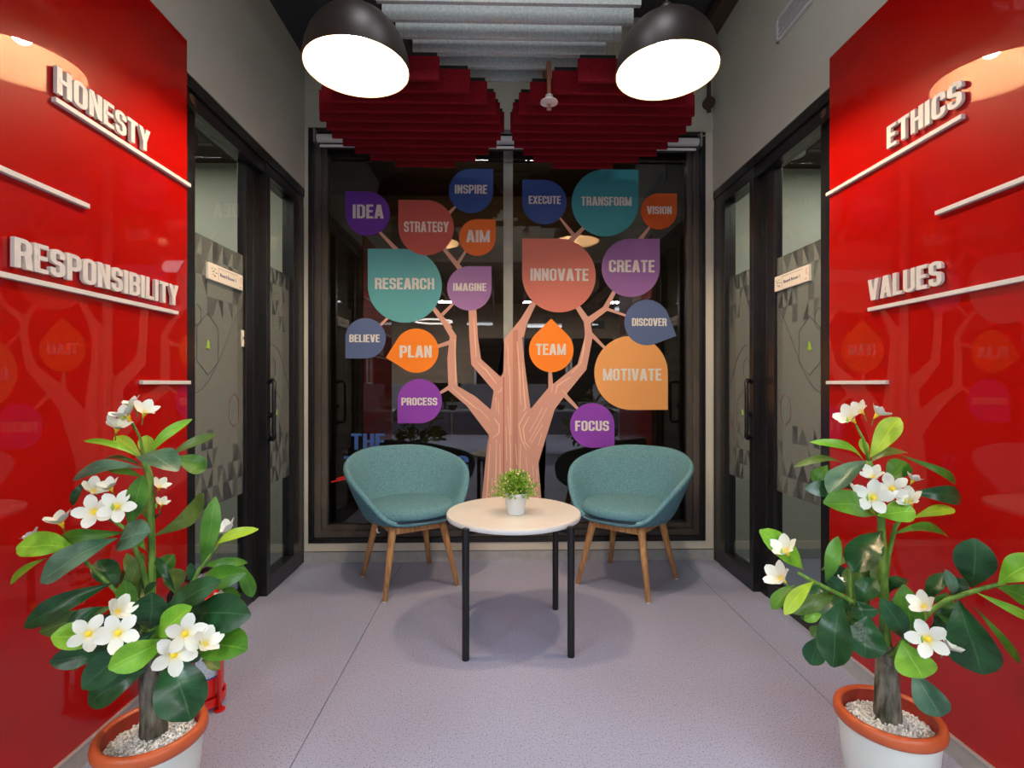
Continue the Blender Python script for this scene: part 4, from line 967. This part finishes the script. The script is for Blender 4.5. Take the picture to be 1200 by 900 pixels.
RP = [
 (1018,537,1055,490,24,'y',0,.0,.08),(1012,539,949,517,11,'b',0,-.02,.14),(1016,536,1009,514,9,'y',0,0,.1),(1018,544,1063,530,15,'o',.02,.03,.12),(1056,532,1119,568,9,'m',.02,.0,.3),
 (1017,540,972,579,30,'g',-.05,-.09,.1),(988,543,930,546,10,'o',.01,.02,.15),(970,545,955,567,19,'m',.02,.03,.05),(997,582,943,573,19,'d',-.03,-.06,.12),(1039,563,1063,542,26,'m',.02,.02,.05),
 (1031,606,964,588,33,'m',-.07,-.12,.08),(1028,604,1073,600,26,'b',-.09,-.12,.1),(1064,576,1126,584,20,'d',-.04,-.04,.12),(1070,608,1119,597,15,'y',-.04,-.04,.1),(1048,627,1112,630,16,'m',-.02,-.03,.22),
 (1036,623,999,670,36,'d',-.09,-.12,.08),(941,669,890,621,28,'b',-.05,-.10,.06),(932,686,905,714,18,'m',-.05,-.06,.1),(953,681,919,720,15,'y',-.10,-.13,.08),(966,682,983,629,15,'m',-.08,-.09,.2),
 (962,669,993,655,11,'o',-.02,-.02,.15),(992,695,966,675,15,'d',-.06,-.07,.1),(978,694,927,719,18,'o',-.05,-.08,.12),(987,698,938,724,24,'d',-.02,-.03,.1),(988,702,974,781,34,'d',-.13,-.17,.08),
 (963,719,942,727,11,'b',-.05,-.06,.05),(962,743,950,779,23,'d',-.03,-.04,.08),(964,733,952,746,14,'o',-.05,-.05,.05),(1017,721,1013,771,36,'d',-.10,-.13,.08),(1004,704,1013,727,28,'d',-.08,-.10,.1),
 (1005,708,1027,679,24,'d',-.07,-.08,.1),(997,706,1000,663,22,'o',.0,.01,.05),(1021,692,1031,652,13,'o',.01,.02,.1),(1061,749,1033,701,22,'d',-.09,-.11,.1),(1066,752,1061,685,26,'m',-.05,-.07,.1),
 (1042,696,1063,679,15,'d',.01,.0,.3),(1058,751,1081,795,36,'b',-.13,-.16,.07),(1071,783,1101,840,30,'g',-.10,-.13,.08),(1125,703,1150,790,45,'d',-.12,-.15,.08),(1141,711,1194,778,9,'m',-.08,-.08,.1),
 (1097,717,1133,746,12,'m',-.06,-.06,.12),(1105,746,1134,754,24,'o',-.03,-.03,.05),(1140,689,1143,631,36,'d',-.08,-.10,.08),(1086,709,1107,671,18,'d',-.02,-.02,.08),(1115,698,1108,667,12,'g',-.06,-.07,.15),
 (1114,701,1129,678,18,'d',-.03,-.03,.05),(1109,694,1106,713,19,'m',-.04,-.05,.05),(1171,685,1216,652,28,'b',-.15,-.19,.05),(1169,689,1216,706,24,'m',-.14,-.18,.05),(1144,693,1210,727,9,'b',-.13,-.16,.1),
 (1094,721,1126,712,20,'d',-.02,-.02,.05),(1000,690,970,660,22,'d',.04,.06,.1),(1010,730,985,700,24,'d',.03,.04,.1),(1025,700,1005,640,20,'o',.04,.05,.1),(985,720,960,700,22,'d',.04,.05,.1),(1000,575,975,555,20,'d',.04,.05,.1),(1090,735,1120,725,24,'d',.03,.03,.1),
 (1030,700,1012,668,22,'m',.04,.06,.1),(1020,715,990,690,24,'o',.03,.04,.1),(1000,715,968,702,22,'d',.02,.02,.1),(985,735,1000,700,20,'o',.02,.03,.1),(995,725,975,742,20,'d',.01,.0,.1),(975,690,950,700,18,'d',.02,.02,.1),(1028,690,1018,655,18,'o',.04,.05,.1),(1045,720,1060,700,18,'d',.04,.05,.1),(1080,728,1062,712,18,'d',.03,.04,.1),(1120,712,1098,735,20,'d',.02,.02,.1),(1010,745,992,725,20,'m',.03,.03,.1),
]
FR = [(999,492,20,-.02,.4),(1010,483,15,0,.4),(1027,487,15,0,.3),(1023,583,20,-.10,1.1),(1023,560,16,-.06,.6),(1046,573,18,-.08,.7),(1067,589,18,-.11,.5),(1069,564,12,-.02,.3),(1001,575,9,-.02,.4),
      (922,647,19,-.12,.4),(917,679,20,-.13,.4),(1084,712,18,-.13,.4),(1087,749,20,-.16,1.1),(1110,761,15,-.13,.5),(983,681,7,-.02,.5)]
BR = [[(1038,776,0,7),(1036,700,0,5),(1034,640,0,4.5),(1032,600,0,4),(1018,540,0,3.5)],[(1036,690,0,3.5),(1041,650,.01,3),(1049,618,-.02,2.5),(1060,600,-.05,2)],[(1036,765,0,4),(1012,712,-.05,3),(985,697,-.07,2.4),(952,681,-.09,2.2),(935,671,-.10,1.6)],
      [(1040,775,0,4),(1062,748,-.04,3.2),(1090,716,-.05,3),(1112,702,-.07,2.8),(1150,690,-.11,2.5),(1178,683,-.14,2)],[(1040,770,0,3.5),(1060,755,-.08,2.4),(1085,738,-.13,1.6)],[(1018,540,0,2),(1012,515,-.01,1.5),(1003,498,-.01,1.2)],[(997,708,-.06,2),(996,690,-.07,1.8),(996,668,-.08,1.5)]]
TR = [(1041,846,14.5),(1040,835,14),(1039,776,11),(1038,773,8),(1037,755,7)]
Zr = 1.41; xc, yc = cam2w(.7345*Zr, Zr)
plant('sparser white flowered frangipani in pale orange rimmed pot beside VALUES panel', xc, yc, Zr, RP, FR, BR, TR, 1)

# ---------------------------------------------------------------- fire extinguisher
ex, ey = -1.075, 1.86
fe = thing('fire_extinguisher', 'red fire extinguisher on a ring stand behind the left frangipani', 'fire extinguisher', (ex, ey, 0))
MB().lathe([(.060, .035), (.070, .040), (.075, .055), (.075, .34), (.068, .385), (.045, .415), (.024, .425), (.022, .45)], (0, 0, 0), 48, True, True).build('cylinder', M['ext_red'], fe, smooth=True)
MB().lathe([(.076, .016), (.082, .016), (.082, .045), (.076, .045), (.076, .016)], (0, 0, 0), 48).build('stand_ring', M['ext_red'], fe, bevel=.001)
MB().lathe([(.074, .018), (.060, .018)], (0, 0, 0), 48, False, True).build('stand_base', M['ext_red'], fe)
for a in (-.35, 1.75, 3.85):
    d = Vector((math.cos(a), math.sin(a), 0)); l = MB().tube([d*.0895, d*.0895+UP*(.30 if a == -.35 else .06)], .0075, 12).build('stand_post', M['ext_red'], fe, smooth=True)
    MB().tube([d*.0895, d*.0895+UP*.004], .019, 16).build('foot', M['ext_red'], l)
n0, n1_ = -1.25, -.10
def curved(z0, z1, a0, a1, r, mat, name):
    mb = MB(); k = 12
    mb.rings([[Vector((math.cos(a0+(a1-a0)*i/k)*rr, math.sin(a0+(a1-a0)*i/k)*rr, z)) for i in range(k+1)] for rr, z in ((r, z0), (r, z1))], False, False, False)
    return mb.build(name, mat, fe, smooth=True)
curved(.115, .31, -1.30, -.12, .0754, M['label_blue'], 'label_border'); curved(.121, .304, -1.25, -.17, .0758, M['label_pale'], 'label')
MB().tube([(0, 0, .44), (0, 0, .475)], .022, 14).build('valve', M['steel'], fe)
MB().tube([(-.01, 0, .475), (.03, -.01, .49), (.085, -.02, .482)], [.010, .009, .007], 10).build('squeeze_handle', M['black'], fe, smooth=True)
MB().tube([(-.01, 0, .455), (.03, -.01, .452), (.08, -.02, .440)], [.009, .008, .007], 10).build('carry_handle', M['black'], fe, smooth=True)
MB().tube([(.05+.02*math.cos(k*PI/8), -.04, .47+.02*math.sin(k*PI/8)) for k in range(17)], .0018, 6).build('safety_pin', M['steel'], fe)
MB().tube([(.02+.028*math.cos(k*PI/8), -.045, .455+.014*math.sin(k*PI/8)) for k in range(17)], .003, 6).build('yellow_band', M['yel_tag'], fe)
MB().box((-.06, -.075, .33), (-.035, -.070, .43), Matrix.Rotation(.5, 4, 'Y')).build('yellow_tag', M['yel_tag'], fe)
MB().tube([(-.02, 0, .455), (-.07, -.01, .45), (-.095, -.02, .40), (-.098, -.02, .25), (-.095, -.02, .15)], .009, 10).build('hose', M['black'], fe, smooth=True)

# ---------------------------------------------------------------- the office behind the camera (it is what the glass reflects)
OB = MB(); struct('wall_office_far', MB().box((-5, -5.1, 0), (5, -5, 3.0)), 'brown')
struct('wall_office_left', MB().box((-5.1, -5, 0), (-5, .7, 3.0)), 'wall'); struct('wall_office_right', MB().box((5, -5, 0), (5.1, .7, 3.0)), 'wall')
fr_ = MB(); fr_.box((-5, .7, 0), (XL-.11, .8, 3.0)); fr_.box((XR+.11, .7, 0), (5, .8, 3.0)); fr_.box((XL-.11, .7, 2.60), (XR+.11, .8, CZ)); struct('wall_office_front', fr_, 'wall')
struct('ceiling_office', MB().box((-5, -5, 3.0), (5, .8, 3.06)), 'ceil')
# ceiling slats
sl = thing('slat_ceiling', 'row of dark slats under office ceiling mirrored in the window', 'ceiling slats', (0, -2, 2.8))
for i in range(22):
    x = -3.15+i*.3; MB(sl.location).box((x, -4.8, 2.78), (x+.03, -1.9, 2.96)).build('slat', M['brown'], sl)
# lit panels
for x, y, lab in ((-2.35, -.9, 'lit ceiling panel over the left half of office mirrored in the glass'), (2.35, -.9, 'lit ceiling panel over the right half of office mirrored in the glass')):
    t_ = thing('ceiling_light', lab, 'ceiling light', (x, y, 2.95)); MB(t_.location).box((x-.52, y-.62, 2.955), (x+.52, y+.62, 2.998)).build('housing', M['plastic'], t_)
ld = M['glow']
for x, y, l0 in ((-.4, -3.2, .5), (.9, -3.6, .7), (2.2, -1.2, .8)):
    t_ = thing('strip_light', {-.4: 'short bright strip light mirrored between lilac leaf and trunk', .9: 'bright strip light mirrored below the coral leaf', 2.2: 'bright strip light mirrored right of the mauve leaf'}[x], 'strip light', (x, y, 2.3))
    MB(t_.location).box((x-l0/2, y-.04, 2.30), (x+l0/2, y+.04, 2.34)).build('diffuser', ld, t_)
    MB(t_.location).box((x-l0/2, y-.045, 2.34), (x+l0/2, y+.045, 2.37)).build('body', M['plastic'], t_)
    for q in (-.3, .3): MB(t_.location).tube([(x+q*l0, y, 2.37), (x+q*l0, y, 3.0)], .002, 5).build('wire', M['black'], t_)
rg = thing('ring_light', 'thin glowing ring pendant mirrored above the PLAN leaf', 'pendant lamp', (-1.2, -2.4, 2.27))
MB().tube([(.33*math.cos(k*PI/24), .33*math.sin(k*PI/24), 0) for k in range(49)], .016, 8, cap=False).build('ring', pbr('ring_glow', (.9, .9, .9), .5, emit=(1, .9, .8), estr=9), rg)
for k in range(3):
    a = k*2*PI/3; MB().tube([(.33*math.cos(a), .33*math.sin(a), .015), (.33*math.cos(a), .33*math.sin(a), .50)], .0015, 5).build('wire', M['black'], rg)
# workstation
dk = thing('office_desk', 'long white desk mirrored behind the tree trunk', 'desk', (0, -1.3, 0))
MB(dk.location).box((-2.4, -1.75, .715), (2.4, -1.15, .74)).build('desk_top', M['desk'], dk, bevel=.002)
for x in (-2.35, 0, 2.31): MB(dk.location).box((x, -1.72, 0), (x+.04, -1.18, .715)).build('leg_panel', M['partition'], dk)
dk = thing('desk_divider', 'low mauve fabric divider behind the mirrored desk', 'divider', (0, -1.78, .30))
for x in (-2.4, -.8, .81): MB(dk.location).box((x, -1.80, .30), (x+1.58, -1.76, 1.15)).build('screen_panel', M['partition'], dk, bevel=.003)
for x, lab in ((1.25, 'black monitor on the mirrored desk near the peach leaf'), (-.9, 'black monitor on the mirrored desk near the violet leaf')):
    t_ = thing('monitor', lab, 'monitor', (x, -1.5, .74)); MB(t_.location).box((x-.26, -1.55, .86), (x+.26, -1.525, 1.17)).build('screen', M['screen'], t_, bevel=.003)
    MB(t_.location).box((x-.02, -1.56, .745), (x+.02, -1.55, .92)).build('neck', M['black'], t_); MB(t_.location).box((x-.1, -1.62, .74), (x+.1, -1.48, .748)).build('base', M['black'], t_)
for (x, y, z, lab) in ((.95, -1.28, .74, 'orange flowers in a bowl on the mirrored desk right of trunk'), (-.75, -1.25, .74, 'orange flowers in a bowl on the mirrored desk left of trunk')):
    t_ = thing('flower_bowl', lab, 'flowers', (x, y, z)); MB().lathe([(.04, 0), (.075, .05), (.08, .08)], (0, 0, 0), 20, True, True).build('bowl', M['black'], t_)
    rnd = random.Random(2); mb = MB(); m2 = MB()
    for i in range(60):
        a = rnd.random()*2*PI; r_ = rnd.uniform(.02, .14); p = Vector((r_*math.cos(a), r_*math.sin(a), rnd.uniform(.09, .24))); d = Vector((math.cos(a), math.sin(a), .4)).normalized(); s_ = d.cross(UP).normalized()*.014
        q_ = m2 if i % 3 == 0 else mb; v = [q_.bm.verts.new(pp) for pp in (p, p+d*.03+s_, p+d*.06, p+d*.03-s_)]; q_.face(v)
    tag(mb.build('leaves', M['ogreen'], t_, fix=False), kind='stuff'); tag(m2.build('blossoms', M['orange'], t_, fix=False), kind='stuff')
# far glazing and exit sign
wg = struct_empty('window_2', (0, -5, 0))
for x0 in (-.6, .5, 1.6):
    MB(wg.location).box((x0, -4.99, 1.0), (x0+1.05, -4.96, 2.2)).build('pane', M['screen'], wg)
    for q in (x0, x0+1.0): MB(wg.location).box((q, -4.97, .98), (q+.05, -4.93, 2.22)).build('frame', M['plastic'], wg)
t_ = thing('exit_sign', 'dark exit sign with white arrow mirrored below the mauve leaf', 'sign', (1.72, -2.3, 2.25))
o_ = t_.location
MB(o_).box((1.58, -2.33, 2.14), (1.86, -2.30, 2.28)).build('panel', M['exit'], t_); MB(o_).tube([(1.72, -2.315, 2.28), (1.72, -2.315, 3.0)], .006, 6).build('rod', M['steel'], t_)
mb = MB(o_); f = lambda u, v, d: Vector((u, -2.299+d, v)); mb.prism([(1.66, 2.20), (1.74, 2.20), (1.74, 2.222), (1.66, 2.222)], 0, .001, f); mb.prism([(1.66, 2.185), (1.66, 2.237), (1.625, 2.211)], 0, .001, f); mb.build('arrow', M['glow'], t_)
